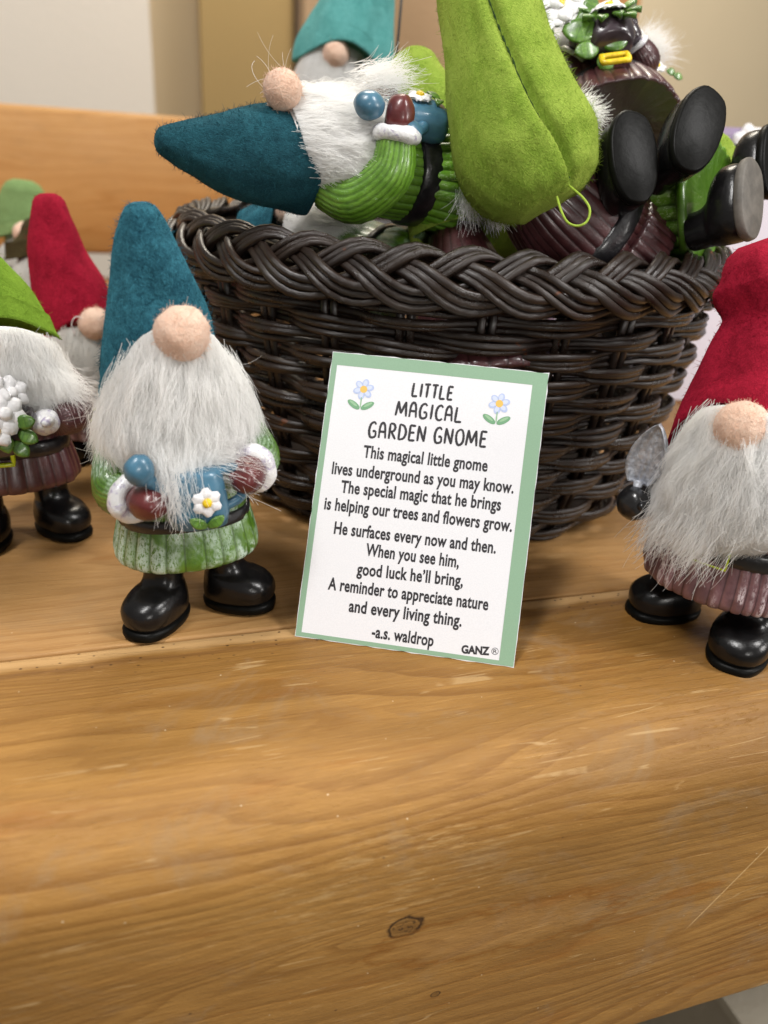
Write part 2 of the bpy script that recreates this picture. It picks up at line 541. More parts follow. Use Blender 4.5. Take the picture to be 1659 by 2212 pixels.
# ------------------------------------------------------------------ wooden bench
def uv_board(name, x0, x1, prof, mat, parent, nx=40, ends=True, label=None, vflip=1.0, smooth=True):
    """board extruded along X; prof = closed list of (y, z). the grain map follows the outline"""
    n = len(prof)
    arc = [0.0]
    for k in range(1, n):
        arc.append(arc[-1] + math.hypot(prof[k][0] - prof[k - 1][0], prof[k][1] - prof[k - 1][1]))
    V, U, Fc = [], [], []
    for i in range(nx + 1):
        x = x0 + (x1 - x0) * i / nx
        for k, (y, z) in enumerate(prof):
            wz = .012 * noise.noise(Vector((x * .25, y * .6, z * .6)))
            V.append((x, y + wz, z + wz))
            U.append((x, arc[k] * vflip))
    for i in range(nx):
        for k in range(n):
            k2 = (k + 1) % n
            Fc.append((i * n + k, i * n + k2, (i + 1) * n + k2, (i + 1) * n + k))
    Fc.append(tuple(range(n)))
    Fc.append(tuple(nx * n + k for k in reversed(range(n))))
    o = mesh_obj(name, V, Fc, mat, parent, smooth, uvs=U, label=label)
    return o


def arc_pts(cx, cz, r, a0, a1, n):
    return [(cx + r * math.cos(R(a0 + (a1 - a0) * k / n)), cz + r * math.sin(R(a0 + (a1 - a0) * k / n))) for k in range(n + 1)]


bench = empty('wooden_bench', 'honey coloured pine bench or shelf the basket and gnomes stand on', 'bench')
knots = ((4.87, 9.68, .30, 3.2, 1.0), (5.88, 12.54, .09, .8, .35), (22.5, 10.6, .3, 3.2, .5))
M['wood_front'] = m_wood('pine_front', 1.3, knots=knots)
M['wood_seat'] = m_wood('pine_seat', 4.7, light=(.45, .255, .095), dark=(.26, .120, .030), worn=.5, gscale=.8)
M['wood_seat2'] = m_wood('pine_seat_back', 8.2, light=(.48, .26, .10), dark=(.30, .135, .04), worn=.3)
M['wood_back'] = m_wood('pine_backrest', 6.1, light=(.56, .31, .11), dark=(.42, .20, .055), worn=.1, gscale=.45)
# front rail: seam at y = 17.5, rounded nose, face at y = 10.8
YF, RB = 10.85, 2.1
prof = [(17.42, -.05), (17.36, -.008), (17.28, 0.0)]
prof += [(17.28 - (17.28 - YF - RB) * k / 8, 0.0) for k in range(1, 8)]
prof += arc_pts(YF + RB, -RB, RB, 90, 180, 16)
prof += [(YF, -RB - (11.0 - RB - .25) * k / 10) for k in range(1, 10)]
prof += arc_pts(YF + .25, -10.85, .25, 180, 270, 5)
prof += [(17.42, -11.1)]
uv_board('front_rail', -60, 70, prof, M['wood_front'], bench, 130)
seats = [(17.50, 36.0), (36.14, 54.6), (54.74, 75.0)]
for k, (y0, y1) in enumerate(seats):
    pr = [(y0, -3.8), (y0, -.10), (y0 + .03, -.03), (y0 + .10, -.004)]
    pr += [(y0 + .1 + (y1 - y0 - .2) * j / 6, -.004) for j in range(1, 7)]
    pr += [(y1, -.1), (y1, -3.8)]
    uv_board('seat_plank', -60 - k, 75 + k, pr, M['wood_seat'] if k == 0 else M['wood_seat2'], bench, 60, vflip=-1.0)
pr = [(76, 1.9), (75.6, 2.3), (75.6, 12.9), (76, 13.3), (78.6, 13.3), (79, 12.9), (79, 2.3), (78.6, 1.9)]
uv_board('back_board', -70, 90, pr, M['wood_back'], bench, 60)
for x in (-52, 76):
    uv_board('bench_leg', x - 4, x + 4, [(14, -11.15), (14, -44), (22, -44), (22, -11.15)], M['wood_front'], bench, 4, smooth=False)
# upright post behind the basket
pm = NT('post_wood')
pv = pm.coord(scale=(1.2, 1.2, .06))
pm.s(color=pm.mix(pm.noise(pv, 1.0, 4), (.46, .21, .06), (.62, .33, .115)), rough=.5)
pa, pb = at(1238, 60, 74), at(1386, 60, 74)
post = empty('wooden_post', 'upright orange pine post behind the pile of gnomes, top right', 'post')
g = Geo()
g.box((pa.x, pa.y - 1.0, 13.4), (pb.x, pa.y + 4, 46))
g.build('post_shaft', pm.m, post, smooth=False)
g = Geo()
g.box((pa.x + 2.4, pa.y - 1.05, -3.9), (pb.x - 2.4, pa.y - .99, 46))
post_low = Geo()
post_low.box((pa.x + .6, 79.1, -44), (pb.x - .6, 82, 13.4))
post_low.build('post_foot', pm.m, post, smooth=False)


# ------------------------------------------------------------------ wicker basket
BC = Vector((11.4, 28.5, 0))
BH = 9.9


def brad(z):
    ks = [(0, 7.35), (.5, 7.85), (1.2, 8.2), (2.5, 8.55), (4.5, 8.95), (6.5, 9.3), (8.4, 9.5), (10, 9.6)]
    for (a, ra), (b, rb) in zip(ks, ks[1:]):
        if z <= b:
            t = max(0, (z - a) / (b - a))
            return ra + (rb - ra) * t
    return ks[-1][1]


def m_cane():
    t = NT('dark_brown_cane')
    uv = t.n('ShaderNodeUVMap', uv_map='grain').outputs[0]
    oi = t.n('ShaderNodeObjectInfo').outputs['Random']
    mp_ = t.n('ShaderNodeMapping', {0: uv, 3: (.6, 5.0, 1)}).outputs[0]
    n1 = t.noise(mp_, 2.0, 4, .6)
    n2 = t.noise(t.coord(), 1.2, 3)
    c = t.mix(t.ramp(n1, .35, .7), (.0105, .0062, .0046), (.025, .0142, .0095))
    c = t.mix(t.math('MULTIPLY', oi, .5), c, (.032, .018, .011))
    c = t.mix(t.ramp(n2, .7, .74, 0, .8), c, (.16, .045, .01))
    t.s(color=c, rough=t.ramp(n2, .3, .7, .24, .46), spec=.55, coat=.2, coatr=.25,
        normal=t.bump(t.math('ADD', n1, t.math('MULTIPLY', t.noise(t.coord(), 6, 3), .5)), .35, .05))
    return t.m


M['cane'] = m_cane()


def cane_obj(name, pts, rad, parent, n=7, flat=1.0, up=None, closed=False):
    g = Geo()
    g.tube(pts, rad, n, flat, up, closed=closed)
    uvs = []
    m = len(pts)
    for k in range(m):
        for j in range(n):
            uvs.append((k * .18, j / n * 2))
    while len(uvs) < len(g.v):
        uvs.append((0, 0))
    return mesh_obj(name, g.v, g.f, M['cane'], parent, True, uvs=uvs)


basket = empty('wicker_basket', 'dark brown wicker basket with plaited rim, heaped with gnomes', 'basket',
               mw=Matrix.Translation(BC))
NS = 26
# stakes (pairs of upright canes)
stake_me = None
for k in range(NS):
    a0 = 2 * PI * (k + .5) / NS
    for s in (-1, 1):
        a = a0 + s * .0165
        if stake_me is None:
            pts = [((brad(z) - .12), 0, z) for z in [.1 + 8.3 * i / 9 for i in range(10)]]
            o = cane_obj('stake', pts, .13, basket, 6)
            stake_me = o.data
        else:
            o = bpy.data.objects.new('stake', stake_me)
            link(o, basket)
        o.rotation_euler = (0, 0, a)
# weaving rows, each of three thin canes
rows = 16
for i in range(rows):
    zc = .30 + i * .505
    for q in range(3):
        pts = []
        rr = []
        M_ = NS * 10
        zz = zc + (q - 1) * .160
        ph = random.uniform(-.1, .1)
        ja, jb = random.uniform(0, 6), random.uniform(0, 6)
        for k in range(M_):
            a = 2 * PI * k / M_
            s = math.sin(NS * .5 * a + (PI if i % 2 else 0) + ph)
            s = math.copysign(abs(s) ** .75, s)
            rad = brad(zz) + .27 * s - (q == 0) * .03 + .04 * math.sin(3 * a + ja)
            z = zz + .05 * math.sin(5 * a + jb) + .06 * math.sin(2 * a + i) + (.05 * (q - 1) * (abs(s) - .5))
            if q == 2:
                z += .03 * math.sin(11 * a + ja)
            pts.append((rad * math.cos(a), rad * math.sin(a), z))
        cane_obj('woven_cane', pts, .108 + .016 * (q == 1), basket, 7, closed=True)
# foot coil
for (zf, rf) in ((.14, 7.55), (.06, 7.2)):
    cane_obj('foot_cane', [(rf * math.cos(2 * PI * k / 90), rf * math.sin(2 * PI * k / 90), zf + .05) for k in range(90)], .13, basket, 7, closed=True)
g = Geo()
g.loft([[(r_ * math.cos(2 * PI * j / 48), r_ * math.sin(2 * PI * j / 48), z_) for j in range(48)] for r_, z_ in ((7.3, .12), (7.3, .34))])
g.build('basket_floor', M['cane'] if False else m_plain('dark_floor', (.03, .02, .015), .6), basket)
# plaited rim: three bundles crossing; each bundle piece spans one period
NP = 8
NSTR = 5
per = 2 * PI / NP


def rim_pt(th, x, d):
    """x in -1..1 runs from the inner top edge over the crown to the outer lower edge; d is the lift off the rim"""
    ang = R(118) - (x + 1) / 2 * R(150)            # angle on the rim's rounded section
    rc, zc_ = 9.42, 8.58
    rx, rz = .50 + d, .78 + d
    rad = rc + rx * math.cos(ang)
    z = zc_ + rz * math.sin(ang)
    return Vector((rad * math.cos(th), rad * math.sin(th), z))


for k in range(NP):
    for s in range(NSTR):
        for c_ in range(3):
            pts, rr = [], []
            n_ = 30
            jit = random.uniform(-.02, .02)
            for j in range(n_ + 1):
                t = -PI * .60 + (2 * PI * 1.10) * j / n_
                x = math.sin(t)
                dd = .20 * math.sin(2 * t)
                th = per * (k + s / NSTR + t / (2 * PI))
                off = (c_ - 1) * .30
                # the bundle's canes lie side by side across its direction
                slope = math.cos(t)
                x2 = x * .70 + off * .62 / math.sqrt(1 + 1.0 * slope * slope)
                th2 = th - off * .030 * slope
                tp = min(1, j / 4, (n_ - j) / 5)
                p = rim_pt(th2, max(-1.3, min(1.3, x2)), .13 + dd * (1.0) + .04 * math.cos(c_ * 2.1) + jit - .10 * (1 - tp))
                pts.append(p)
                rr.append((.128 + .018 * math.sin(k * 3.1 + s * 1.7 + c_)) * (.40 + .60 * tp))
            cane_obj('rim_cane', pts, rr, basket, 6)
# lining core so that the plait is not hollow
cane_obj('rim_core', [(9.35 * math.cos(2 * PI * k / 120), 9.35 * math.sin(2 * PI * k / 120), 8.55) for k in range(120)], .50, basket, 10, closed=True)


# ------------------------------------------------------------------ gnome pieces (local: z up, the face looks to -y)
def superell(a, rx, ry, p=1.0):
    c, s = math.cos(a), math.sin(a)
    return (rx * math.copysign(abs(c) ** p, c), ry * math.copysign(abs(s) ** p, s))


def skirt(parent, mat, zs, ribs=34, depth=.035, name='skirt', seed=0, slant=0.0, wob=.03):
    """zs: list of (z, rx, ry)"""
    n = ribs * 8
    rnd = random.Random(seed)
    edge = [rnd.uniform(.35, 1.0) for _ in range(ribs)]
    wd = [rnd.uniform(-.25, .25) for _ in range(ribs)]
    rings, ridge = [], []
    m = 16
    Z = catmull(zs, m)
    for k in range(m):
        z, rx, ry = Z[k]
        ring, rr = [], []
        for j in range(n):
            a = 2 * PI * j / n
            i = int(j / 8) % ribs
            f = (j % 8) / 8.0
            f = f + .12 * math.sin(2 * PI * f) * wd[i]
            h = abs(math.sin(PI * f)) ** .55 * edge[i]
            q = 1 + depth * (h - .5) * (1.0 if k < m - 1 else .4) + wob * noise.noise(Vector((math.cos(a) * 1.3, math.sin(a) * 1.3, z * .4 + seed)))
            x, y = superell(a, rx * q, ry * q, .92)
            dz = slant * math.cos(a) + .05 * noise.noise(Vector((a * 2.5, seed, 0))) * (k == 0 or k == 1)
            ring.append((x, y, z + dz))
            rr.append(h)
        rings.append(ring)
        ridge.append(rr)
    inner = [(p[0] * .93, p[1] * .93, p[2] + .03) for p in rings[0]]
    rings.insert(0, inner)
    ridge.insert(0, [0] * n)
    g = Geo()
    g.loft(rings, (True, True), ridge)
    return g.build(name, mat, parent)


def band(parent, mat, z0, z1, rx, ry, bulge=.06, name='belt'):
    n = 64
    rings = []
    for t in (0, .12, .5, .88, 1):
        q = bulge * (1 if t in (.12, .5, .88) else 0)
        z = z0 + (z1 - z0) * t
        rings.append([(*superell(2 * PI * j / n, rx + q + .01 * math.sin(j * 1.7), ry + q, .92), z + .03 * math.sin(6 * PI * j / n)) for j in range(n)])
    g = Geo()
    g.loft(rings)
    return g.build(name, mat, parent)


def boot(parent, x, y, yaw, length=2.0, width=1.18, lean=0.0, grey=False, zb=0.0, top=1.95):
    T = Matrix.Translation((x, y, zb)) @ Matrix.Rotation(yaw, 4, 'Z') @ Matrix.Rotation(lean, 4, 'X')
    k_ = length / 2.0
    prof = [  # z, heel y, toe y, half width
        (.24, .58, -1.34, .58), (.34, .60, -1.43, .63), (.55, .60, -1.48, .67), (.80, .58, -1.42, .66), (1.02, .55, -1.18, .58),
        (1.12, .53, -.82, .49), (1.24, .52, -.60, .47), (1.42, .51, -.50, .46), (1.7, .51, -.48, .46), (top, .50, -.48, .46)]
    n = 36
    Z = catmull(prof, 22)

    def outline(z, yh, yt, hw, grow=0.0):
        yh, yt, hw = yh * k_ + grow, yt * k_ - grow, hw * width / 1.18 + grow
        cy = yh - hw * .95 if yh - hw > yt + hw else (yh + yt) / 2
        ring = []
        for j in range(n):
            a = 2 * PI * j / n
            s, c = math.sin(a), math.cos(a)
            L = (yh + yt) / 2
            H = (yh - yt) / 2
            yy = L + H * s
            ww = hw * (1.0 + .10 * max(0, -s)) * math.copysign(abs(c) ** .85, c)
            wr = .018 * noise.noise(Vector((math.cos(a) * 2, s * 2, z * 3)))
            ring.append(T @ Vector((ww * (1 + wr), yy * (1 + wr), z)))
        return ring
    g = Geo()
    g.loft([outline(*p) for p in Z])
    b = g.build('boot', M['boot'], parent)
    g = Geo()
    sp = [(0.0, .60, -1.44, .60, -.03), (.03, .61, -1.48, .63, .005), (.12, .61, -1.48, .64, .022), (.20, .61, -1.46, .64, .030), (.24, .60, -1.44, .63, .022), (.275, .60, -1.42, .62, -.01)]
    g.loft([outline(p[0], p[1], p[2], p[3], p[4]) for p in sp])
    g.build('sole', M['sole_grey'] if grey else M['sole'], b)
    return b


def sleeve(parent, mat, path, radii, ribs=15, cuff=True, cuff_r=.56, cuff_w=.36, glove='mitten', thumb=1, mitt=(.46, .40, .52), reach=.48):
    P = [Vector(p) for p in catmull(path, 16)]
    rr = [float(np.interp(k / 15, np.linspace(0, 1, len(radii)), radii)) for k in range(16)]
    g = Geo()
    g.tube(P, rr, ribs * 8, ribs=ribs * 2, ribd=.032, twist=.05)
    sl = g.build('sleeve', mat, parent)
    e = P[-1]
    d = (P[-1] - P[-3]).normalized()
    if cuff:
        g = Geo()
        ring_pts = []
        x = d.cross(Vector((0, 0, 1))).normalized()
        y = d.cross(x).normalized()
        rings = []
        for k in range(28):
            a = 2 * PI * k / 28
            cdir = x * math.cos(a) + y * math.sin(a)
            cen = e + d * .04 + cdir * (cuff_r * .68)
            rw = 1 + .10 * math.sin(a * 3 + 1) + .05 * math.sin(a * 7)
            rings.append([cen + cdir * (cuff_r * .34 * rw * math.cos(b)) + d * (cuff_w * .5 * rw * math.sin(b)) for b in [2 * PI * q / 12 for q in range(12)]])
        g.loft(rings, closed=True)
        g.build('cuff', M['cuff'], sl)
    g = Geo()
    q = d.to_track_quat('Z', 'Y')
    c = e + d * reach
    g.ball(c, mitt, q, 26, 16, .08, 1.0)
    hand = g.build('mitten' if glove == 'mitten' else 'glove', M[glove], parent)
    g = Geo()
    side = (q @ Vector((thumb, 0, 0)))
    g.ball(c + side * (mitt[0] * .55) + d * .12 + Vector((0, -.10, .10)), (.17, .17, .30), (d + side * .3).to_track_quat('Z', 'Y'), 16, 10)
    g.build('thumb', M[glove], hand)
    return sl


def hat(parent, mat, path, radii, tilt=0.0, seam=None, ry=None, fuzz=2600, seed=0, tilt_dir=0.0, droop=.0, folds=0.05, up=(0, -1, 0), shut=False, thick=.09, fz=.06):
    """felt cone: rings along a bent path, brim plane tilted front-high, fading to the tip"""
    n, m = (220 if seam else 64), 34
    PP = np.array(catmull(path, 80))
    RR = np.maximum(np.array(catmull([(r_,) for r_ in radii], 80))[:, 0], .02)
    TT = np.gradient(PP, axis=0)
    TT /= np.linalg.norm(TT, axis=1, keepdims=True)
    tt80 = np.linspace(0, 1, 80)
    ratio = ry or [1.0, 1.0]
    front = Vector(up).normalized()
    rings = []
    rr = [float(np.interp(k / (m - 1), tt80, RR)) for k in range(m)]
    for k in range(m):
        tk = k / (m - 1)
        ring = []
        for j in range(n):
            a = 2 * PI * j / n
            sa_ = math.sin(a + tilt_dir)
            t0 = tilt * (max(0.0, sa_) ** 1.7) + .02 * math.sin(3 * a + seed)
            t0 = max(0, t0)
            t = t0 + (1 - t0) * tk
            pk = Vector([float(np.interp(t, tt80, PP[:, i_])) for i_ in range(3)])
            tg = Vector([float(np.interp(t, tt80, TT[:, i_])) for i_ in range(3)]).normalized()
            rk = float(np.interp(t, tt80, RR))
            f = (front - tg * front.dot(tg)).normalized()
            x = f.cross(tg).normalized()
            rt = ratio[0] + (ratio[-1] - ratio[0]) * t
            q = 1 + folds * noise.noise(Vector((math.cos(a) * 1.2 + seed, math.sin(a) * 1.2, t * 3.0))) * 2
            q += .02 * noise.noise(Vector((math.cos(a) * 5, math.sin(a) * 5, t * 9 + seed)))
            if seam is not None:
                sa = seam[0] + (seam[1] - seam[0]) * t
                da = (a - sa + PI) % (2 * PI) - PI
                wv = .042
                q -= .17 * math.exp(-(da / wv) ** 2) * min(1, t * 8)
                q += .04 * math.exp(-((da - .2) / .12) ** 2) + .04 * math.exp(-((da + .2) / .12) ** 2)
            ring.append(pk + x * (math.cos(a) * rk * q) + f * (math.sin(a) * rk * rt * q))
        rings.append(ring)
    # rounded tip
    tg = Vector(TT[-1])
    last = rings[-1]
    c0 = sum(last, Vector()) / n
    for s_, h_ in ((.8, .30), (.45, .48)):
        rings.append([c0 + (p - c0) * s_ + tg * rr[-1] * h_ for p in last])
    inner = []
    c0 = sum(rings[0], Vector()) / n
    tg0 = Vector(TT[0])
    inner = [c0 + (p - c0) * (1 - thick / rr[0]) + tg0 * .02 for p in rings[0]]
    inner2 = [c0 + (p - c0) * (1 - thick / rr[0]) * .96 + tg0 * .7 for p in rings[0]]
    allr = [inner2, inner] + rings
    g = Geo()
    g.loft(rings if shut else allr, (shut, True))
    o = g.build('hat', mat, parent)
    if seam is not None:
        sp_ = []
        for k in range(3, m):
            tk = k / (m - 1)
            sa = seam[0] + (seam[1] - seam[0]) * tk
            j = int(round((sa % (2 * PI)) / (2 * PI) * n)) % n
            cc = sum(rings[k], Vector()) / n
            sp_.append(rings[k][j] + (rings[k][j] - cc).normalized() * .015)
        g2 = Geo()
        g2.tube(catmull(sp_, 90), [.030 + .012 * math.sin(q * 1.9) for q in range(90)], 8)
        g2.build('seam', M['seam'], o)
    if fuzz:
        A = np.array([[tuple(p) for p in r_] for r_ in rings])
        k = rng.integers(0, len(rings) - 1, fuzz)
        wgt = np.array([rr[min(i, m - 1)] for i in k])
        keep = rng.random(fuzz) < (wgt / max(rr)) ** .8 + .1
        k = k[keep]
        N = len(k)
        j = rng.integers(0, n, N)
        fu, fv = rng.random((N, 1)), rng.random((N, 1))
        p = A[k, j] * (1 - fu) + A[k + 1, j] * fu
        p = p * (1 - fv) + (A[k, (j + 1) % n] * (1 - fu) + A[k + 1, (j + 1) % n] * fu) * fv
        cen = A.mean(1)
        nr = p - cen[k]
        nr /= np.linalg.norm(nr, axis=1, keepdims=True) + 1e-6
        tn = rng.normal(size=(N, 3))
        L = fz * rng.uniform(.5, 1.9, (N, 1))
        d1 = nr * .55 + tn * .55
        d2 = nr * .25 + tn * .75 + rng.normal(size=(N, 3)) * .5
        paths = np.stack([p - nr * .01, p + d1 * L * .5, p + d1 * L * .5 + d2 * L * .5], 1)
        strands_obj('felt_fuzz', paths, .0042, .0015, mat, o)
    return o


def nose(parent, c, r, mat=None, fuzz=900):
    g = Geo()
    g.ball(c, r if hasattr(r, '__len__') else (r, r, r * .98), None, 32, 20, .06, c[0])
    o = g.build('nose', M['nose'], parent)
    r_ = r[0] if hasattr(r, '__len__') else r
    d = rng.normal(size=(fuzz, 3))
    d /= np.linalg.norm(d, axis=1, keepdims=True)
    p = np.array(c) + d * r_ * .99
    tn = rng.normal(size=(fuzz, 3))
    L = .045 * rng.uniform(.4, 1.6, (fuzz, 1))
    paths = np.stack([p, p + (d * .5 + tn * .4) * L * .6, p + (d * .6 + tn * .9) * L], 1)
    strands_obj('felt_fuzz', paths, .005, .002, M['nose'], o)
    return o


def beard(parent, N=9000, amax=1.75, ztop=(7.9, 6.4), zbot=(4.2, 5.0), wx=(1.25, 1.95, 1.25), wy=(1.0, 1.45, 1.25), y0=0.35,
          sweep=(0, 0), mat='hair', lift=.24, seed=1, strays=70, clumps=46, K=9, tuft=1.0, wild=1.0, backdir=(0, 0, 0), locks=0, lock_len=1.0, zskew=0.0):
    """a lofted fur pad with thousands of fibres flowing from under the nose to the tips"""
    r_ = np.random.default_rng(seed)
    N = int(N * 5.2)

    XS = np.linspace(0, 1.2, 25)
    kn = np.array([0, .3, .62, .88, 1.2])
    XW = np.interp(XS, kn, [wx[0], wx[1] * .80, wx[1], wx[2] * .45 + wx[1] * .5, wx[2] * .7])
    YW = np.interp(XS, kn, [wy[0], wy[1] * .9, wy[1], wy[2] * .45 + wy[1] * .5, wy[2] * .75])
    ker = np.ones(5) / 5
    XW = np.convolve(np.pad(XW, 2, mode='edge'), ker, 'valid')
    YW = np.convolve(np.pad(YW, 2, mode='edge'), ker, 'valid')

    def surf(a, s):
        fr = np.cos(np.clip(a, -PI / 2, PI / 2)) ** .7
        zt = ztop[1] + (ztop[0] - ztop[1]) * fr
        zb = zbot[1] + (zbot[0] - zbot[1]) * fr ** 3 + zskew * np.sin(a)
        z = zt + (zb - zt) * s
        x = np.interp(s, XS, XW) * np.sin(a)
        y = -y0 - np.interp(s, XS, YW) * np.cos(a)
        x = x + sweep[0] * s ** 2
        y = y + sweep[1] * s ** 2
        return np.stack([x, y, z], -1)
    # pad
    na, ns = 30, 16
    rings = []
    for i in range(ns):
        s = .88 * i / (ns - 1)
        ring = []
        for j in range(na):
            a = -amax + 2 * amax * j / (na - 1)
            p = surf(np.array(a), np.array(s))
            ring.append(Vector((p[0] * .94, (p[1] + y0) * .92 - y0, p[2])))
        for j in range(8):                        # close the back of the ring
            t = (j + 1) / 9
            p = ring[na - 1].lerp(ring[0], t) if j == 0 else None
            q = Vector(ring[na - 1]) * (1 - t) + Vector(ring[0]) * t
            ring.append(q + Vector((0, .35, 0)) * math.sin(PI * t))
        rings.append(ring)
    g = Geo()
    g.loft(rings)
    o = g.build('beard', M['furbase'], parent)
    # fibres
    a = r_.uniform(-amax, amax, N)
    s0 = np.clip(r_.beta(1.15, 1.5, N) * .80, 0, 1)
    ln = r_.uniform(.32, .75, N)
    ac = np.round(a / (2 * amax) * clumps + r_.normal(0, .25, N)) / clumps * 2 * amax
    depth = r_.random(N)
    bend = r_.normal(0, .09 * wild, N) + .17 * np.sin(ac * 23.0 + s0 * 5)
    cl_off = np.sin(np.round(a / (2 * amax) * clumps) * 12.9898 + np.round(s0 * 4) * 3.1) * .05
    jit3 = r_.normal(size=(N, 3)) * np.array([.04, .03, .02]) * wild
    pts = []
    s1 = np.minimum(s0 + ln, .97 + .20 * r_.random(N) ** 1.5 + cl_off * 1.6)
    cen = np.array([0, -y0, 0])
    for k in range(K):
        t = k / (K - 1)
        s = s0 + (s1 - s0) * t
        aa = a + (ac - a) * t ** 1.5 * .75 * tuft + bend * t ** 2
        aa = aa * (1 + .05 * t)
        p = surf(aa, s)
        out = p - cen
        out[:, 2] *= 0
        out /= np.linalg.norm(out, axis=1, keepdims=True) + 1e-6
        up_ = (lift * (.15 + .9 * depth) * np.sin(PI * np.minimum(1, t * .85 + .1)) + .09 * t * depth)[:, None]
        p = p + out * up_
        p += jit3 * np.sin(t * 2.6) + (r_.normal(size=(N, 3)) * .016 * wild) * t
        p += np.array(backdir) * t ** 2
        pts.append(p)
    strands_obj('fibres', np.stack(pts, 1), .0052, .0020, M[mat], o)
    # locks: uneven clumps standing off the pad
    if locks:
        FP = 60
        la = r_.uniform(-amax * .92, amax * .92, locks)
        ls = r_.beta(1.6, 1.5, locks) * .92
        lat = r_.normal(0, .16, locks)
        ll = r_.uniform(.7, 1.5, locks) * lock_len
        ll = ll * np.clip(1.25 - ls, .4, 1)
        lf = r_.uniform(.04, .26, locks)
        paths = []
        for i in range(locks):
            a_, s_ = np.array(la[i]), np.array(ls[i])
            p0_ = surf(a_, s_)
            dn = surf(a_ * 1.02, s_ + .12) - p0_
            dn /= np.linalg.norm(dn) + 1e-9
            o_ = p0_ - cen
            o_[2] = 0
            o_ /= np.linalg.norm(o_) + 1e-9
            sd = np.cross(dn, o_)
            base_ = p0_ + o_ * .10 + r_.normal(size=(FP, 3)) * .13
            tipc = p0_ + dn * ll[i] + o_ * (lf[i] + .08) + sd * lat[i] * ll[i] * 1.6
            tips = tipc + r_.normal(size=(FP, 3)) * .10 + dn * r_.normal(0, .14, FP)[:, None]
            K2 = 8
            seq = []
            wvb = sd * r_.normal(0, .07) + o_ * r_.normal(.10, .05)
            for k in range(K2):
                t = k / (K2 - 1)
                seq.append(base_ * (1 - t) + tips * t + wvb * math.sin(PI * t))
            paths.append(np.stack(seq, 1))
        strands_obj('locks', np.concatenate(paths, 0), .0050, .0018, M[mat], o)
    # loose wisps
    Nw = strays
    a = r_.uniform(-amax, amax, Nw)
    s0 = r_.uniform(.0, .95, Nw)
    p = surf(a, s0)
    out = p - cen
    out[:, 2] = 0
    out /= np.linalg.norm(out, axis=1, keepdims=True) + 1e-6
    pts = [p.copy()]
    d = out * .55 + np.array([0, 0, -1.0]) + r_.normal(size=(Nw, 3)) * .35 * wild
    L = r_.uniform(.5, 1.3, (Nw, 1)) / 11
    curl = r_.normal(size=(Nw, 3)) * .16 * wild
    for k in range(11):
        p = p + d * L
        d = d + curl + r_.normal(size=(Nw, 3)) * .05
        d /= np.linalg.norm(d, axis=1, keepdims=True)
        pts.append(p.copy())
    strands_obj('wisps', np.stack(pts, 1), .0042, .002, M[mat], o)
    return o


def fur_tuft(parent, root, dirs, length, N, spread, mat='hair', r0=.010, droop=(0, 0, 0), K=7, rr=.25, name='fur_tuft'):
    r0 = .0055 if N > 30 else .0038
    N = int(N * 1.6)
    """free tuft: N fibres from a small patch"""
    root = np.array(root)
    d0 = np.array(dirs, float)
    d0 /= np.linalg.norm(d0)
    p = root + rng.normal(size=(N, 3)) * rr * np.array([1, .6, 1])
    d = d0 + rng.normal(size=(N, 3)) * spread
    d /= np.linalg.norm(d, axis=1, keepdims=True)
    L = length * rng.uniform(.45, 1.15, (N, 1)) / (K - 1)
    curl = rng.normal(size=(N, 3)) * .07
    pts = [p.copy()]
    for k in range(K - 1):
        p = p + d * L
        d = d + curl + np.array(droop) * .1
        d /= np.linalg.norm(d, axis=1, keepdims=True)
        pts.append(p.copy())
    return strands_obj(name, np.stack(pts, 1), r0, .003, M[mat], parent)


def daisy(parent, c, nrm, r, up=(0, 0, 1), name='flower', petals=6, rot=0.0, heart='yellow'):
    nrm = Vector(nrm).normalized()
    x = nrm.cross(Vector(up)).normalized()
    y = x.cross(nrm).normalized()
    c = Vector(c)
    # body: petals as one raised rosette each its own mesh
    g = Geo()
    g.ball(c + nrm * .09 * r / .3, (.36 * r, .36 * r, .24 * r), nrm.to_track_quat('Z', 'Y'), 14, 8, .15)
    fl = g.build(name, M[heart], parent)
    for k in range(petals):
        a = 2 * PI * k / petals + rot
        d = x * math.cos(a) + y * math.sin(a)
        s = nrm.cross(d)
        rings = []
        for i in range(7):
            t = i / 6
            wv = r * (.18 + .36 * math.sin(PI * min(1, t * .95 + .08) ** .9))
            cen = c + d * (r * (.15 + .95 * t)) + nrm * (r * (.10 + .10 * math.sin(PI * t)))
            rings.append([cen + s * (wv * math.cos(b)) + nrm * (r * .07 * math.sin(b) * (1 - .5 * t)) - nrm * (.07 * r * math.cos(2 * b)) + nrm * (.05 * r * math.cos(b * 3) * t) for b in [2 * PI * q / 10 for q in range(10)]])
        g = Geo()
        g.loft(rings)
        g.build('petal', M['petal'], fl)
    return fl


def leaf(parent, c, d, nrm, length, width, mat='leaf', thick=.05):
    c, d, nrm = Vector(c), Vector(d).normalized(), Vector(nrm).normalized()
    s = nrm.cross(d).normalized()
    rings, rid = [], []
    for i in range(9):
        t = i / 8
        wv = width * .5 * math.sin(PI * min(1, t * .96 + .03)) ** .7 + .004
        cen = c + d * length * t + nrm * (.10 * length * math.sin(PI * t))
        ring, rr = [], []
        for q in range(12):
            b = 2 * PI * q / 12
            up_ = thick * math.sin(b) - .35 * thick * (1 - abs(math.cos(b))) + .04 * length * abs(math.cos(b))
            ring.append(cen + s * (wv * math.cos(b)) + nrm * up_)
            rr.append(.9 if (i % 2) else .1)
        rings.append(ring)
        rid.append(rr)
    g = Geo()
    g.loft(rings, (True, True), rid)
    return g.build('leaf', M[mat], parent)


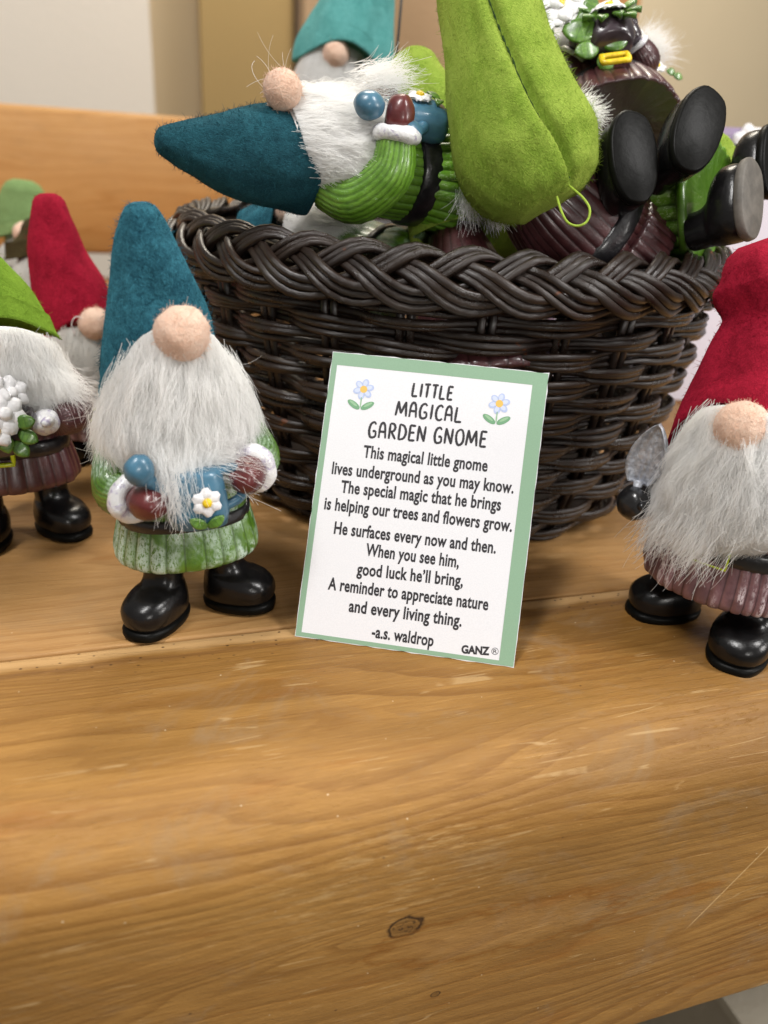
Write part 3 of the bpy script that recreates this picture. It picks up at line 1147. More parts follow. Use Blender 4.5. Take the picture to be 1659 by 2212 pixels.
def buckle(parent, c, nrm, w_, h_, mat, t=.055):
    nrm = Vector(nrm).normalized()
    x = nrm.cross(Vector((0, 0, 1))).normalized()
    y = x.cross(nrm).normalized()
    c = Vector(c)
    pts = [c + x * sx * w_ / 2 + y * sy * h_ / 2 for sx, sy in ((-1, -1), (1, -1), (1, 1), (-1, 1))]
    P = []
    for k in range(4):
        a, b = pts[k], pts[(k + 1) % 4]
        for i in range(5):
            P.append(a.lerp(b, i / 5))
    g = Geo()
    g.tube(P, t, 8, closed=True)
    return g.build('buckle', mat, parent)


def frame(origin, zdir, front, scale=1.0):
    z = Vector(zdir).normalized()
    f = Vector(front)
    f = (f - z * f.dot(z)).normalized()
    y = -f
    x = y.cross(z).normalized()
    m = Matrix((x, y, z)).transposed().to_4x4()
    return Matrix.Translation(Vector(origin)) @ m @ Matrix.Scale(scale, 4)


def watering_can(parent, c=(0.05, -2.3, 4.15), s=1.0, flower=True):
    cx, cy, cz = c
    n = 32
    rings = []
    for z, rx, ry in ((-.86, .60, .42), (-.82, .70, .50), (-.5, .76, .55), (0, .70, .50), (.5, .62, .44), (.62, .56, .40), (.64, .40, .3)):
        rings.append([(cx + s * superell(2 * PI * j / n, rx, ry, .75)[0], cy + s * superell(2 * PI * j / n, rx, ry, .75)[1], cz + s * z) for j in range(n)])
    g = Geo()
    g.loft(rings)
    can = g.build('watering_can', M['can'], parent)
    g = Geo()
    g.tube(catmull([(cx - .5 * s, cy, cz - .1 * s), (cx - .95 * s, cy - .05, cz + .25 * s), (cx - 1.25 * s, cy - .1, cz + .62 * s)], 8), [.22 * s, .2 * s, .18 * s, .16 * s, .16 * s, .17 * s, .2 * s, .22 * s], 14)
    g.ball((cx - 1.33 * s, cy - .12, cz + .78 * s), (.36 * s, .30 * s, .40 * s), None, 22, 14, .06)
    sp = g.build('spout', M['can'], can)
    g = Geo()
    g.tube(catmull([(cx + .45 * s, cy, cz + .5 * s), (cx + 1.0 * s, cy, cz + .5 * s), (cx + 1.1 * s, cy, cz - .2 * s), (cx + .6 * s, cy, cz - .5 * s)], 14), .13 * s, 10)
    g.build('handle', M['can'], can)
    if flower:
        daisy(can, (cx + .12, cy - .55 * s, cz - .05), (0.05, -1, .12), .34 * s, rot=.5)
        for sgn in (-1, 1):
            leaf(can, (cx + .10, cy - .56 * s, cz - .72 * s), (sgn * .75, -.05, .48), (0, -1, .1), .50 * s, .28 * s)
    return can


def flower_pot(parent, c=(0, -2.2, 4.3), s=1.0, yel=True):
    cx, cy, cz = c
    n = 32
    rings = []
    for z, r_ in ((-.75, .62), (-.7, .74), (-.2, .92), (.25, .98), (.42, 1.0), (.46, .88), (.30, .80)):
        rings.append([(cx + s * r_ * 1.05 * math.cos(2 * PI * j / n), cy + s * r_ * .8 * math.sin(2 * PI * j / n), cz + s * z) for j in range(n)])
    g = Geo()
    g.loft(rings)
    pot = g.build('flower_pot', M['pot'], parent)
    for dx, dz, dy, rr, rt in ((-.38, .55, -.62, .44, 0), (.30, .50, -.66, .42, .4), (-.10, 1.0, -.35, .46, .2), (.52, .95, -.2, .36, .7), (-.62, 1.05, -.1, .36, .1), (.0, .12, -.85, .36, .9)):
        daisy(pot, (cx + dx * s, cy + dy * s, cz + dz * s), (dx * .9, -1, .5), rr * s * 1.25, rot=rt, petals=6, heart='yellow' if rr in (.36, .44) and dz < .9 else 'petal')
    for k, (dx, dz, ang) in enumerate(((.85, .25, .2), (.95, .0, -.5), (-.85, .2, 2.9), (-.9, -.1, 3.6), (.7, -.25, -.9), (.3, .0, -1.4), (-.4, -.1, -1.9))):
        leaf(pot, (cx + dx * s * .6, cy - .72 * s, cz + dz * s), (math.cos(ang), -.3, math.sin(ang)), (0, -1, .2), .55 * s, .42 * s, thick=.09)
    return pot


def shovel(parent, c, s=1.0, tilt=0.15):
    """upright blade: pointed oval with a raised rim and a centre rib"""
    cx, cy, cz = c
    nt, nw = 22, 16
    rings = []
    for i in range(nt + 1):
        t = i / nt
        hw = s * .50 * (math.sin(PI * min(1.0, .12 + .88 * t)) ** .62) * (1 - .25 * t) + .012
        z = cz + s * 1.55 * t
        x0 = cx + tilt * s * t
        ring = []
        for q in range(nw + 1):                       # front side
            u_ = -1 + 2 * q / nw
            rim = .10 * math.exp(-((abs(u_) - .88) / .14) ** 2)
            rib = .12 * math.exp(-(u_ / .16) ** 2) * (1 - t) ** .6
            dish = -.10 * (1 - u_ * u_)
            ring.append((x0 + hw * u_, cy - s * (rim + rib + dish) * (1 if t < .93 else .4) - s * .05 * t, z))
        for q in range(nw, -1, -1):                   # back side
            u_ = -1 + 2 * q / nw
            ring.append((x0 + hw * u_ * .98, cy + s * (.09 + .06 * (1 - u_ * u_)) - s * .05 * t, z))
        rings.append(ring)
    g = Geo()
    g.loft(rings)
    bl = g.build('shovel_blade', M['silver'], parent)
    g = Geo()
    g.tube([(cx, cy, cz + .08), (cx - .03, cy - .01, cz - .7)], .13, 10)
    g.build('shovel_handle', M['silver'], bl)
    return bl


def base_body(root, coat, zs, belt=None, ribs=34, seed=0, depth=.04, slant=0.0, torso_mat=None):
    skirt(root, coat, zs[0], ribs, depth, 'skirt', seed, slant)
    skirt(root, torso_mat or coat, zs[1], ribs, depth * .8, 'tunic', seed + 3)
    if belt:
        z0, z1, rx, ry = belt
        band(root, M['belt'], z0, z1, rx, ry)


GROUP = 'felt hatted garden gnome figurines'
SK = [(1.92, 1.70, 1.40), (1.97, 1.84, 1.53), (2.2, 1.88, 1.58), (2.7, 1.78, 1.48), (3.1, 1.68, 1.38)]
TO = [(3.2, 1.62, 1.34), (4.2, 1.60, 1.32), (5.2, 1.45, 1.18), (6.3, 1.1, .95), (7.2, .8, .7)]

# ------------------------------------------------------------------ gnome with watering can, left of the card
gA = empty('garden_gnome', 'gnome in dark teal felt hat standing left of the card, holding a blue watering can', 'gnome', GROUP,
           frame((.92, 18.95, 0), (-.02, .02, 1), (.08, -1, 0)))
boot(gA, -.70, -.20, R(-42), 2.0, 1.25)
boot(gA, .95, .05, R(58), 1.95, 1.25)
base_body(gA, M['gcoat'], (SK, TO), (2.98, 3.32, 1.64, 1.40), 26, 3, .028, torso_mat=M['gcoat'])
sleeve(gA, M['gcoat'], [(-.95, -.1, 5.6), (-1.45, -.3, 4.9), (-1.62, -.95, 4.2), (-1.36, -1.60, 4.2)], [.5, .60, .62, .50], thumb=1, glove='mitten',
       mitt=(.40, .42, .58), reach=.62, cuff_r=.62, cuff_w=.46)
sleeve(gA, M['gcoat'], [(.95, -.1, 5.8), (1.5, -.3, 5.2), (1.75, -.95, 4.7), (1.50, -1.60, 4.65)], [.5, .58, .60, .48], thumb=-1, glove='mitten',
       mitt=(.44, .46, .56), reach=.50, cuff_r=.62, cuff_w=.46)
watering_can(gA, (.06, -2.20, 4.42), .94)
beard(gA, 16000, 1.80, (8.15, 6.85), (4.35, 4.65), (.98, 1.68, .85), (1.0, 1.4, 1.8), .30, sweep=(-.12, -.15), seed=11, strays=80, clumps=60, locks=170, lock_len=.95)
fur_tuft(gA, (.55, -2.1, 5.05), (1.0, -.25, -.22), 1.2, 90, .14, droop=(0, 0, -.6))
fur_tuft(gA, (-.35, -2.35, 4.95), (.05, -.22, -1.0), .95, 420, .13)
hat(gA, M['teal'], [(-.12, .20, 6.15), (-.22, .22, 7.2), (-.32, .2, 8.4), (-.40, .15, 9.6), (-.46, .08, 10.38)], [1.58, 1.42, 1.04, .70, .40], tilt=.42,
    ry=[.92, 1.0], seed=2, folds=.10, fuzz=4200)
nose(gA, (.06, -1.50, 7.98), .62)

# ------------------------------------------------------------------ red gnome with shovel, right edge
gF = empty('garden_gnome', 'large crimson hatted gnome at the right edge, with a silver shovel and black belt', 'gnome', GROUP,
           frame((15.1, 14.9, 0), (-.035, -.02, 1), (-.92, -.62, 0)))
boot(gF, -1.0, .35, R(-42), 2.1, 1.3)
boot(gF, 1.05, -.15, R(2), 2.15, 1.4)
SKF = [(1.74, 1.92, 1.58), (1.80, 2.08, 1.73), (2.1, 2.14, 1.78), (2.7, 2.05, 1.68), (3.1, 1.95, 1.6)]
TOF = [(3.15, 1.9, 1.55), (3.8, 1.85, 1.5), (4.6, 1.6, 1.3), (5.6, 1.2, 1.0)]
base_body(gF, M['mauve'], (SKF, TOF), (2.98, 3.52, 1.95, 1.62), 46, 5, .05)
buckle(gF, (.0, -1.80, 3.26), (0, -1, .08), .84, .54, M['ybuckle'], .028)
sleeve(gF, M['mauve'], [(-1.3, -.1, 4.7), (-1.95, -.2, 4.2), (-2.25, -.5, 3.75), (-2.3, -.95, 3.75)], [.55, .6, .55, .45], glove='glove', cuff_r=.46, cuff_w=.28, mitt=(.50, .50, .52), reach=.36)
sleeve(gF, M['mauve'], [(1.3, .1, 4.7), (2.0, .2, 4.4), (2.4, -.1, 4.1), (2.35, -.6, 4.1)], [.55, .6, .55, .45], glove='glove', cuff_r=.5, cuff_w=.3, mitt=(.44, .44, .5), reach=.4)
shovel(gF, (-2.36, -1.25, 4.35), 1.12, .20)
beard(gF, 13000, 1.75, (7.1, 6.0), (3.8, 3.4), (1.4, 1.85, 1.6), (1.3, 1.6, 1.75), .30, seed=21, strays=90, clumps=58, sweep=(-.12, -.1), lift=.2, locks=190, lock_len=1.0, zskew=.28)
fur_tuft(gF, (-1.2, -1.75, 3.9), (-.30, -.15, -1.0), 1.05, 260, .18, rr=.30)
fur_tuft(gF, (-.3, -2.1, 4.0), (-.25, -.15, -1.0), .95, 300, .16, rr=.35)
imF = gF.matrix_world.inverted()
hat(gF, M['red'], [imF @ at(*q) for q in ((1612, 985, 20.3), (1625, 880, 20.2), (1645, 770, 20.0), (1660, 690, 19.9), (1652, 610, 19.8), (1640, 560, 19.7))],
    [1.88, 1.70, 1.34, 1.06, 1.26, .92], tilt=.20, ry=[.92, 1.0], seed=5, folds=.08, fuzz=4200)
nose(gF, imF @ at(1603, 922, 18.25), .63)

# ------------------------------------------------------------------ green hatted gnome with flower pot, left edge
gB = empty('garden_gnome', 'green hatted gnome cut off by the left edge, holding a plum pot of white daisies', 'gnome', GROUP,
           frame((-3.98, 24.5, 0), (.0, .02, 1), (.16, -1, 0)))
boot(gB, -.95, -.2, R(-20), 2.0, 1.25)
boot(gB, .95, .05, R(30), 2.0, 1.25)
base_body(gB, M['plum'], (SK, [(3.2, 1.62, 1.34), (4.2, 1.60, 1.32), (5.0, 1.3, 1.1), (5.6, .8, .7)]), (2.98, 3.45, 1.66, 1.42), 26, 8, .06)
buckle(gB, (-.55, -1.52, 3.2), (-.1, -1, 0), 1.1, .55, M['ybuckle'], .07)
sleeve(gB, M['plum'], [(1.15, -.1, 5.4), (1.75, -.3, 4.8), (1.75, -1.0, 4.2), (1.25, -1.6, 4.2)], [.5, .58, .6, .48], glove='cuff', cuff=False, mitt=(.36, .38, .46), reach=.42)
sleeve(gB, M['plum'], [(-1.15, -.1, 5.4), (-1.75, -.3, 4.8), (-1.75, -1.0, 4.2), (-1.25, -1.6, 4.2)], [.5, .58, .6, .48], glove='cuff', cuff=False, mitt=(.36, .38, .46), reach=.42)
flower_pot(gB, (-.35, -2.1, 4.3), 1.0)
beard(gB, 8000, 1.75, (6.95, 5.7), (4.6, 4.1), (1.5, 1.80, 1.7), (1.45, 1.45, 1.2), .30, seed=31, strays=60, clumps=40, sweep=(.05, 0), wild=1.4, locks=160, lock_len=1.0)
fur_tuft(gB, (1.35, -1.1, 5.4), (.8, -.3, -.85), 1.3, 300, .18, rr=.22)
hat(gB, M['green'], [(.0, .15, 5.9), (-.15, .15, 6.9), (-.4, .15, 7.9), (-.8, .1, 8.8), (-1.1, .1, 9.5)], [1.80, 1.5, 1.1, .7, .35], tilt=.30, seed=7, fuzz=2000)
nose(gB, (-.55, -1.6, 6.5), .62)

# ------------------------------------------------------------------ red hatted gnome further back on the left
gC = empty('garden_gnome', 'small red hatted gnome standing behind the teal one, partly hidden, on the left', 'gnome', GROUP,
           frame((-1.9, 31.2, 0), (.0, .0, 1), (.05, -1, 0), .98))
boot(gC, -.7, -.1, R(-24), 2.0, 1.25)
boot(gC, .85, -.1, R(24), 2.0, 1.25)
SKC = [(1.2, 1.9, 1.6), (1.5, 1.9, 1.6), (1.9, 1.8, 1.5), (2.2, 1.7, 1.4)]
TOC = [(2.3, 1.7, 1.4), (2.9, 1.65, 1.35), (3.5, 1.45, 1.2), (4.3, 1.1, .9)]
base_body(gC, M['mauve'], (SKC, TOC), (2.0, 2.4, 1.72, 1.42), 30, 9, .05)
buckle(gC, (.35, -1.52, 2.25), (.1, -1, 0), .9, .45, M['ybuckle'], .07)
for s in (-1, 1):
    sleeve(gC, M['mauve'], [(s * 1.1, 0, 3.4), (s * 1.7, -.3, 2.8), (s * 1.6, -.9, 2.3), (s * 1.15, -1.3, 2.2)], [.5, .55, .5, .42], glove='glove', mitt=(.4, .4, .46), reach=.4)
beard(gC, 6000, 1.75, (5.6, 4.8), (2.9, 3.1), (1.2, 1.9, 1.4), (1.1, 1.4, 1.3), .30, seed=41, strays=40, clumps=36, mat='hair2', locks=120)
hat(gC, M['red'], [(-.1, .1, 4.9), (-.35, .1, 6.2), (-.6, .1, 7.4), (-.75, .1, 8.6), (-.8, .1, 9.75)], [1.72, 1.48, 1.15, .88, .55], tilt=.16, seed=9, folds=.07, fuzz=1400)
nose(gC, (.38, -1.5, 5.72), .60)
g = Geo()
g.tube(catmull([(.15, -1.75, 5.75), (-.2, -1.8, 6.05), (-.42, -1.8, 5.8), (-.35, -1.8, 5.35)], 14), .022, 6)
g.build('thread_loop', M['thread_w'], gC)

# ------------------------------------------------------------------ two more gnomes, far left behind


def far_gnome(label, px, py, depth, hatmat, tip_dx, length, r0, coat, seed, pos):
    root = empty('garden_gnome', label, 'gnome', GROUP, frame(pos, (0, 0, 1), (.1, -1, 0)))
    boot(root, -.7, 0, R(-24))
    boot(root, .8, 0, R(24))
    base_body(root, coat, (SK, TO), (2.98, 3.32, 1.64, 1.40), 24, seed, .04)
    beard(root, 1600, 1.75, (6.6, 5.6), (4.2, 4.6), (1.2, 1.8, 1.2), (1.1, 1.4, 1.3), .30, seed=seed, strays=10, clumps=30, mat='hair2')
    hat(root, hatmat, [(0, .1, 6.2), (0, .1, 6.2 + length * .3), (tip_dx * .4, .1, 6.2 + length * .6), (tip_dx, .1, 6.2 + length)], r0, tilt=.3, seed=seed, fuzz=0)
    nose(root, (0, -1.5, 6.8), .6, fuzz=0)
    for s in (-1, 1):
        sleeve(root, coat, [(s * 1.15, 0, 5.6), (s * 1.75, -.3, 4.8), (s * 1.7, -.9, 4.2), (s * 1.2, -1.4, 4.2)], [.5, .58, .6, .48])
    return root


far_gnome('blurred gnome in a pale sage hat at the far left edge of the bench', 0, 0, 0, M['sage'], .15, 2.6, [1.9, 1.6, 1.35, 1.0], M['gcoat'], 51, (-5.4, 47.5, -0.0))
far_gnome('blurred gnome in a dark olive hat, half hidden left of the small red hat', 0, 0, 0, M['brown'], .0, 1.5, [1.8, 1.5, 1.2, .8], M['plum'], 53, (-4.0, 41.0, 0))

# ------------------------------------------------------------------ the pile in the basket
VIEW = (CAM_ROT @ Vector((0, 0, 1)))           # towards the lens
# lying teal gnome with watering can: hat tip to the left, face up
base = at(640, 335, 21.6)
tip = at(345, 325, 20.6)
zG = (tip - at(1010, 410, 25.0)).normalized()
upv = Vector((0, 0, 1))
fG = (upv * .92 + Vector((-.25, -1, 0)) * .42 + Vector((.0, 0, 0)))
mG = frame(base - zG * 6.75, zG, fG, 1.0)
gG = empty('garden_gnome', 'teal hatted gnome lying on its back across the basket rim, hat pointing left', 'gnome', GROUP, mG)
boot(gG, -.66, -.25, R(-26))
boot(gG, .9, .10, R(30))
base_body(gG, M['gbright'], (SK, TO), (2.9, 3.55, 1.66, 1.42), 34, 13, .05, torso_mat=M['gsleeve'])
# which local side faces the lens
sx = 1 if (mG.to_3x3() @ Vector((1, 0, 0))).dot(VIEW) > 0 else -1
sleeve(gG, M['gsleeve'], [(sx * 1.0, .35, 6.1), (sx * 1.75, .2, 5.5), (sx * 2.0, -.7, 4.85), (sx * 1.66, -1.55, 4.75)], [.60, .70, .66, .5], thumb=-sx, ribs=13,
       mitt=(.42, .40, .55), reach=.50, cuff_r=.66, cuff_w=.42)
sleeve(gG, M['gsleeve'], [(-sx * 1.15, -.1, 5.8), (-sx * 1.8, -.3, 5.0), (-sx * 2.0, -.75, 4.3), (-sx * 1.7, -1.1, 4.1)], [.55, .62, .64, .5], thumb=sx,
       mitt=(.42, .40, .55), reach=.5, cuff_r=.6, cuff_w=.42)
canG = watering_can(gG, (sx * .45, -1.65, 3.75), .95)
g = Geo()
g.ball((sx * 1.2, -2.05, 5.55), (.36, .36, .42), None, 22, 14, .06)
g.build('spout_rose', M['can'], gG)
beard(gG, 14000, 1.95, (7.3, 6.7), (4.2, 4.6), (1.3, 1.75, 1.45), (1.1, 1.30, 1.3), .25, seed=61, strays=90, clumps=60, wild=1.1, locks=180, lock_len=.7)
hat(gG, M['teal_dark'], [(0, .12, 6.5), (0, .12, 7.6), (.0, .2, 8.8), (.0, .15, 9.7), (.0, .1, 10.45)], [1.50, 1.38, 1.04, .68, .34], tilt=.16, ry=[.95, 1.0], seed=12, fuzz=4200, folds=.05)
nose(gG, (.0, -1.64, 7.50), .51)
fur_tuft(gG, (-sx * .3, -2.2, 5.0), (0, -.35, -1.0), 1.2, 300, .20)

fur_tuft(gG, (.1, -1.7, 7.3), (.1, -.9, .6), 1.3, 5, .5, rr=.3, K=11, name='stray_hairs')
# lime hatted gnome seen from behind, in front of the pile
hp = [at(1192, 446, 21.4), at(1176, 412, 21.4), at(1140, 335, 21.4), at(1106, 225, 21.2), at(1076, 100, 21.2), at(1045, -40, 21.4), at(1035, -170, 21.6)]
px = 21.3 / 1660
zH = (at(1120, 350, 21.8) - at(1338, 560, 23.8)).normalized()
mH = frame(at(1135, 372, 22.3) - zH * 6.6, zH, -VIEW + Vector((.2, 0, 0)), 1.0)
gH = empty('garden_gnome', 'gnome seen from behind with a big lime felt hat and back seam, plum tunic', 'gnome', GROUP, mH)
imH = mH.inverted()
base_body(gH, M['plum'], ([(1.92, 1.95, 1.65), (2.2, 1.95, 1.65), (2.7, 1.9, 1.6), (3.1, 1.85, 1.55)], [(3.2, 1.85, 1.55), (4.2, 1.85, 1.55), (5.4, 1.7, 1.4), (6.4, 1.3, 1.1)]),
          (3.4, 4.05, 1.84, 1.55), 36, 15, .05)
boot(gH, -.7, 0, R(-24))
boot(gH, .8, 0, R(24))
hat(gH, M['lime'], [imH @ p for p in hp], [70 * px, 122 * px, 156 * px, 138 * px, 117 * px, 106 * px, 60 * px], tilt=0.0, seam=(-1.15, -2.05), ry=[.92, .9],
    up=(imH.to_3x3() @ (-VIEW)), seed=14, fuzz=9000, folds=.04, fz=.07, shut=True)
c = at(1240, 452, 19.0)
pts = [imH @ at(1203, 425, 20.2), imH @ at(1212, 455, 19.6), imH @ at(1226, 480, 19.5), imH @ at(1248, 488, 19.45), imH @ at(1268, 478, 19.4), imH @ at(1274, 452, 19.4), imH @ at(1258, 426, 19.6), imH @ at(1228, 400, 20.2)]
g = Geo()
g.tube(catmull(pts, 30), .032, 7)
g.build('thread_loop', M['thread'], gH)
rt = imH.to_3x3()
for (a_, b_, d_, L_, N_, sp_) in (((1258, 250), (1300, 255), 21.9, .62, 260, .34), ((1268, 300), (1330, 370), 21.6, 1.1, 90, .18), ((1252, 225), (1290, 210), 21.9, .5, 130, .4),
                                  ((1010, 400), (1025, 480), 22.2, 1.1, 170, .22), ((1060, 440), (1090, 500), 22.0, .8, 130, .25)):
    p0, p1 = at(*a_, d_), at(*b_, d_)
    fur_tuft(gH, imH @ p0, rt @ (p1 - p0), L_, N_, sp_, rr=.14)

# second lime hat behind it
hp = [at(985, 520, 24.0), at(965, 420, 24.4), at(940, 290, 25.0), at(908, 195, 25.6), at(893, 140, 26.0)]
px = 25.0 / 1660
zI = (hp[2] - hp[0]).normalized()
mI = frame(hp[0] - zI * 7.0, zI, -VIEW, 1.0)
gI = empty('garden_gnome', 'gnome whose lime hat bulges up between lying teal gnome and the big lime hat', 'gnome', GROUP, mI)
imI = mI.inverted()
hat(gI, M['lime'], [imI @ p for p in hp], [95 * px, 92 * px, 84 * px, 70 * px, 50 * px], up=(imI.to_3x3() @ (-VIEW)), seed=17, fuzz=2500, ry=[.8, .9], folds=.09)
base_body(gI, M['plum'], (SK, TO), (2.98, 3.32, 1.64, 1.40), 24, 19, .04)

# gnome in plum, lying with boots towards the lens and a pot of daisies
pJ = at(1312, 225, 25.5)
zJ = (at(1265, 20, 28.5) - at(1400, 290, 23.5)).normalized()
mJ = frame(pJ - zJ * 3.0, zJ, VIEW + Vector((0, 0, .55)) + Vector((-.15, 0, 0)), .90)
gJ = empty('garden_gnome', 'plum clad gnome lying on the pile, boot soles forward, with a pot of daisies', 'gnome', GROUP, mJ)
imJ = mJ.inverted()
base_body(gJ, M['plum'], ([(1.75, 2.15, 1.7), (2.1, 2.15, 1.7), (2.8, 2.0, 1.6), (3.3, 1.8, 1.5)], TO), (3.1, 3.5, 1.75, 1.45), 26, 23, .06)
sleeve(gJ, M['plum'], [(1.2, 0, 5.6), (1.4, -.2, 5.0), (1.45, -.8, 4.5), (1.15, -1.3, 4.6)], [.5, .6, .62, .45], cuff_r=.5, cuff_w=.2, glove='pot', mitt=(.4, .4, .5))
sleeve(gJ, M['plum'], [(-1.2, 0, 5.6), (-1.4, -.2, 5.0), (-1.45, -.8, 4.5), (-1.15, -1.3, 4.6)], [.5, .6, .62, .45], cuff_r=.5, cuff_w=.2, glove='pot', mitt=(.4, .4, .5))
potJ = flower_pot(gJ, (-.1, -1.95, 4.2), 1.0)
buckle(gJ, (-.1, -1.85, 2.85), (0, -1, 0), .9, .42, M['yellow'], .10)
rJ = imJ.to_3x3()
for dx, dy, rr_, ro in ((1205, 18, .50, .2), (1182, 42, .42, .7), (1243, 8, .42, 0), (1225, 35, .36, .4), (1185, -8, .5, .1)):
    daisy(potJ, imJ @ at(dx, dy, 24.3), rJ @ (VIEW + Vector((-.2, 0, .5))), rr_ / .72, rot=ro, petals=6, heart='yellow' if dx == 1205 else 'petal')
for dx, dy, an, sz in ((1195, 70, 200, .8), (1215, 62, -20, .9), (1240, 55, 20, .7), (1290, 105, 100, .8), (1292, 108, 190, .7), (1302, 100, 10, .7), (1298, 118, -70, .6), (1262, 40, 60, .6)):
    leaf(potJ, imJ @ at(dx, dy, 24.2), rJ @ (CAM_ROT @ Vector((math.cos(R(an)), math.sin(R(an)), .1))), rJ @ VIEW, sz * 1.25, sz * 1.0, thick=.12)
beard(gJ, 4500, 1.9, (7.9, 6.6), (5.0, 5.4), (1.3, 1.9, 1.6), (1.1, 1.3, 1.3), .25, seed=71, strays=60, clumps=40)
hat(gJ, M['brown'], [(0, .1, 7.0), (0, .1, 8.2), (0, .1, 9.4), (0, .1, 10.6)], [1.6, 1.3, .9, .35], tilt=.25, seed=22, fuzz=0)
# boots placed where they stick out over the rim
for (cx_, cy_, d_, ax, sz) in ((1374, 345, 20.9, (-10, -100), 1.0), (1510, 284, 20.9, (40, -100), 1.0)):
    b = Matrix.Identity(4)
    c = at(cx_, cy_, d_)
    toe = (at(cx_ + ax[0], cy_ + ax[1], d_ + .1) - c).normalized()
    z_ = -(VIEW + Vector((.30, 0, .05)) * .8).normalized()        # shaft runs away from the lens
    mb = imJ @ frame(c, z_, toe, 1.0)
    bt = boot(gJ, 0, 0, 0, 2.45, 1.30, top=1.7)
    bt.matrix_parent_inverse = Matrix.Identity(4)
    bt.matrix_local = mb @ Matrix.Translation((0, .42, 0))

# green corduroy gnome at the right with a grey soled boot towards the lens
pL = at(1478, 440, 24.0)
zL = (at(1540, 300, 27.0) - at(1420, 470, 23.6)).normalized()
zL = (at(1400, 445, 24.2) - at(1560, 420, 22.6)).normalized()
mL = frame(pL - zL * 2.55, zL, VIEW + Vector((0, 0, .8)), 1.0)
gL = empty('garden_gnome', 'gnome in shiny green corduroy at the right of the pile, boots sticking out', 'gnome', GROUP, mL)
imL = mL.inverted()
base_body(gL, M['gbright'], ([(1.75, 1.85, 1.55), (2.1, 1.85, 1.55), (2.9, 1.75, 1.5), (3.5, 1.7, 1.4)], TO), (3.3, 3.7, 1.7, 1.4), 22, 29, .10)
g = Geo()
g.tube([imL @ at(1475, 345, 22.6), imL @ at(1470, 420, 22.25), imL @ at(1474, 470, 22.3), imL @ at(1480, 540, 22.6)], [.16, .15, .15, .16], 14)
g.build('hem_band', M['gbright'], gL)
for (cx_, cy_, d_, toe2, grey) in ((1628, 432, 21.2, (6, -100), True), (1672, 350, 23.5, (10, -100), False)):
    c = at(cx_, cy_, d_)
    toe = (at(cx_ + toe2[0], cy_ + toe2[1], d_ + .1) - c).normalized()
    right = CAM_ROT @ Vector((1, 0, 0))
    z_ = -(VIEW * .78 + right * .66).normalized()
    bt = boot(gL, 0, 0, 0, 2.15, 1.25, grey=grey, top=1.75)
    bt.matrix_local = imL @ frame(c, z_, toe, 1.0) @ Matrix.Translation((0, .42, 0))
beard(gL, 2500, 1.75, (7.0, 6.0), (4.2, 4.8), (1.2, 1.8, 1.2), (1.1, 1.4, 1.3), .3, seed=81, strays=20)
hat(gL, M['lime'], [(0, .1, 6.9), (0, .1, 8.2), (0, .1, 9.4), (0, .1, 10.2)], [1.6, 1.3, .9, .35], tilt=.25, seed=25, fuzz=0)

# lime hat and shoe tops seen past the boots
hp = [at(1440, 520, 27.5), at(1500, 420, 27.2), at(1540, 345, 27.0), at(1556, 330, 27.0)]
mO = frame(hp[0], (hp[2] - hp[0]).normalized(), VIEW)
gO = empty('garden_gnome', 'gnome of which a smooth yellow green hat shows behind the upright boots', 'gnome', GROUP, mO)
imO = mO.inverted()
hat(gO, M['lime'], [imO @ p for p in hp], [1.7, 1.4, 1.0, .7], up=(imO.to_3x3() @ VIEW), seed=33, fuzz=600)
g = Geo()
g.ball(imO @ at(1582, 338, 27.3), (.42, .42, .42), None, 20, 12)
g.build('boot_toe', M['boot'], gO)

# teal gnome deep in the basket at the left, only hat and nose over the rim
pM = at(592, 492, 27.0)
zM = (at(470, 425, 28.2) - at(640, 505, 26.8)).normalized()
zM = (at(430, 455, 28.5) - at(600, 520, 27.0)).normalized()
mM = frame(pM - zM * 7.4, zM, VIEW * .6 + Vector((0, 0, 1)), .9)
gM = empty('garden_gnome', 'teal hatted gnome sunk in the basket, only hat and nose above the left rim', 'gnome', GROUP, mM)
base_body(gM, M['gcoat'], (SK, TO), (2.98, 3.32, 1.64, 1.40), 24, 31, .04)
beard(gM, 2500, 1.75, (7.0, 6.4), (4.2, 4.8), (1.2, 1.8, 1.2), (1.1, 1.4, 1.3), .3, seed=83, strays=30)
hat(gM, M['teal'], [(0, .1, 7.0), (0, .1, 7.9), (0, .1, 8.9), (0, .1, 9.8)], [1.6, 1.4, .95, .4], tilt=.25, seed=27, fuzz=900)
nose(gM, (.0, -1.05, 7.35), .62)

# aqua hatted gnome upright at the back of the basket, blurred
nT = at(735, 118, 33.0)
mT = frame(nT - Vector((.1, -1.5, 7.6)), (.03, .02, 1), (-.25, -1, 0), 1.0)
gT = empty('garden_gnome', 'blurred gnome in a pale aqua hat at the back, a dark cord hanging beside it', 'gnome', GROUP, mT)
imT = mT.inverted()
base_body(gT, M['gcoat'], (SK, TO), (2.98, 3.32, 1.64, 1.40), 24, 37, .04)
boot(gT, -.7, 0, R(-24))
boot(gT, .8, 0, R(24))
beard(gT, 6000, 1.75, (8.0, 7.6), (4.4, 4.8), (1.2, 1.75, 1.4), (1.1, 1.4, 1.3), .3, seed=85, strays=30, mat='hair')
hat(gT, M['aqua'], [(.4, .1, 6.9), (.6, .1, 8.1), (.9, .1, 9.5), (1.1, .1, 11.0), (1.3, .1, 12.6)], [2.3, 2.1, 1.65, 1.3, .9], tilt=.22, seed=28, fuzz=800)
nose(gT, (.1, -1.5, 7.6), .58, fuzz=200)
g = Geo()
g.tube([imT @ at(856, 120, 31.0), imT @ at(862, 60, 31.2), imT @ at(872, -60, 31.6)], .055, 8)
g.build('hanging_cord', M['thread_d'], gT)

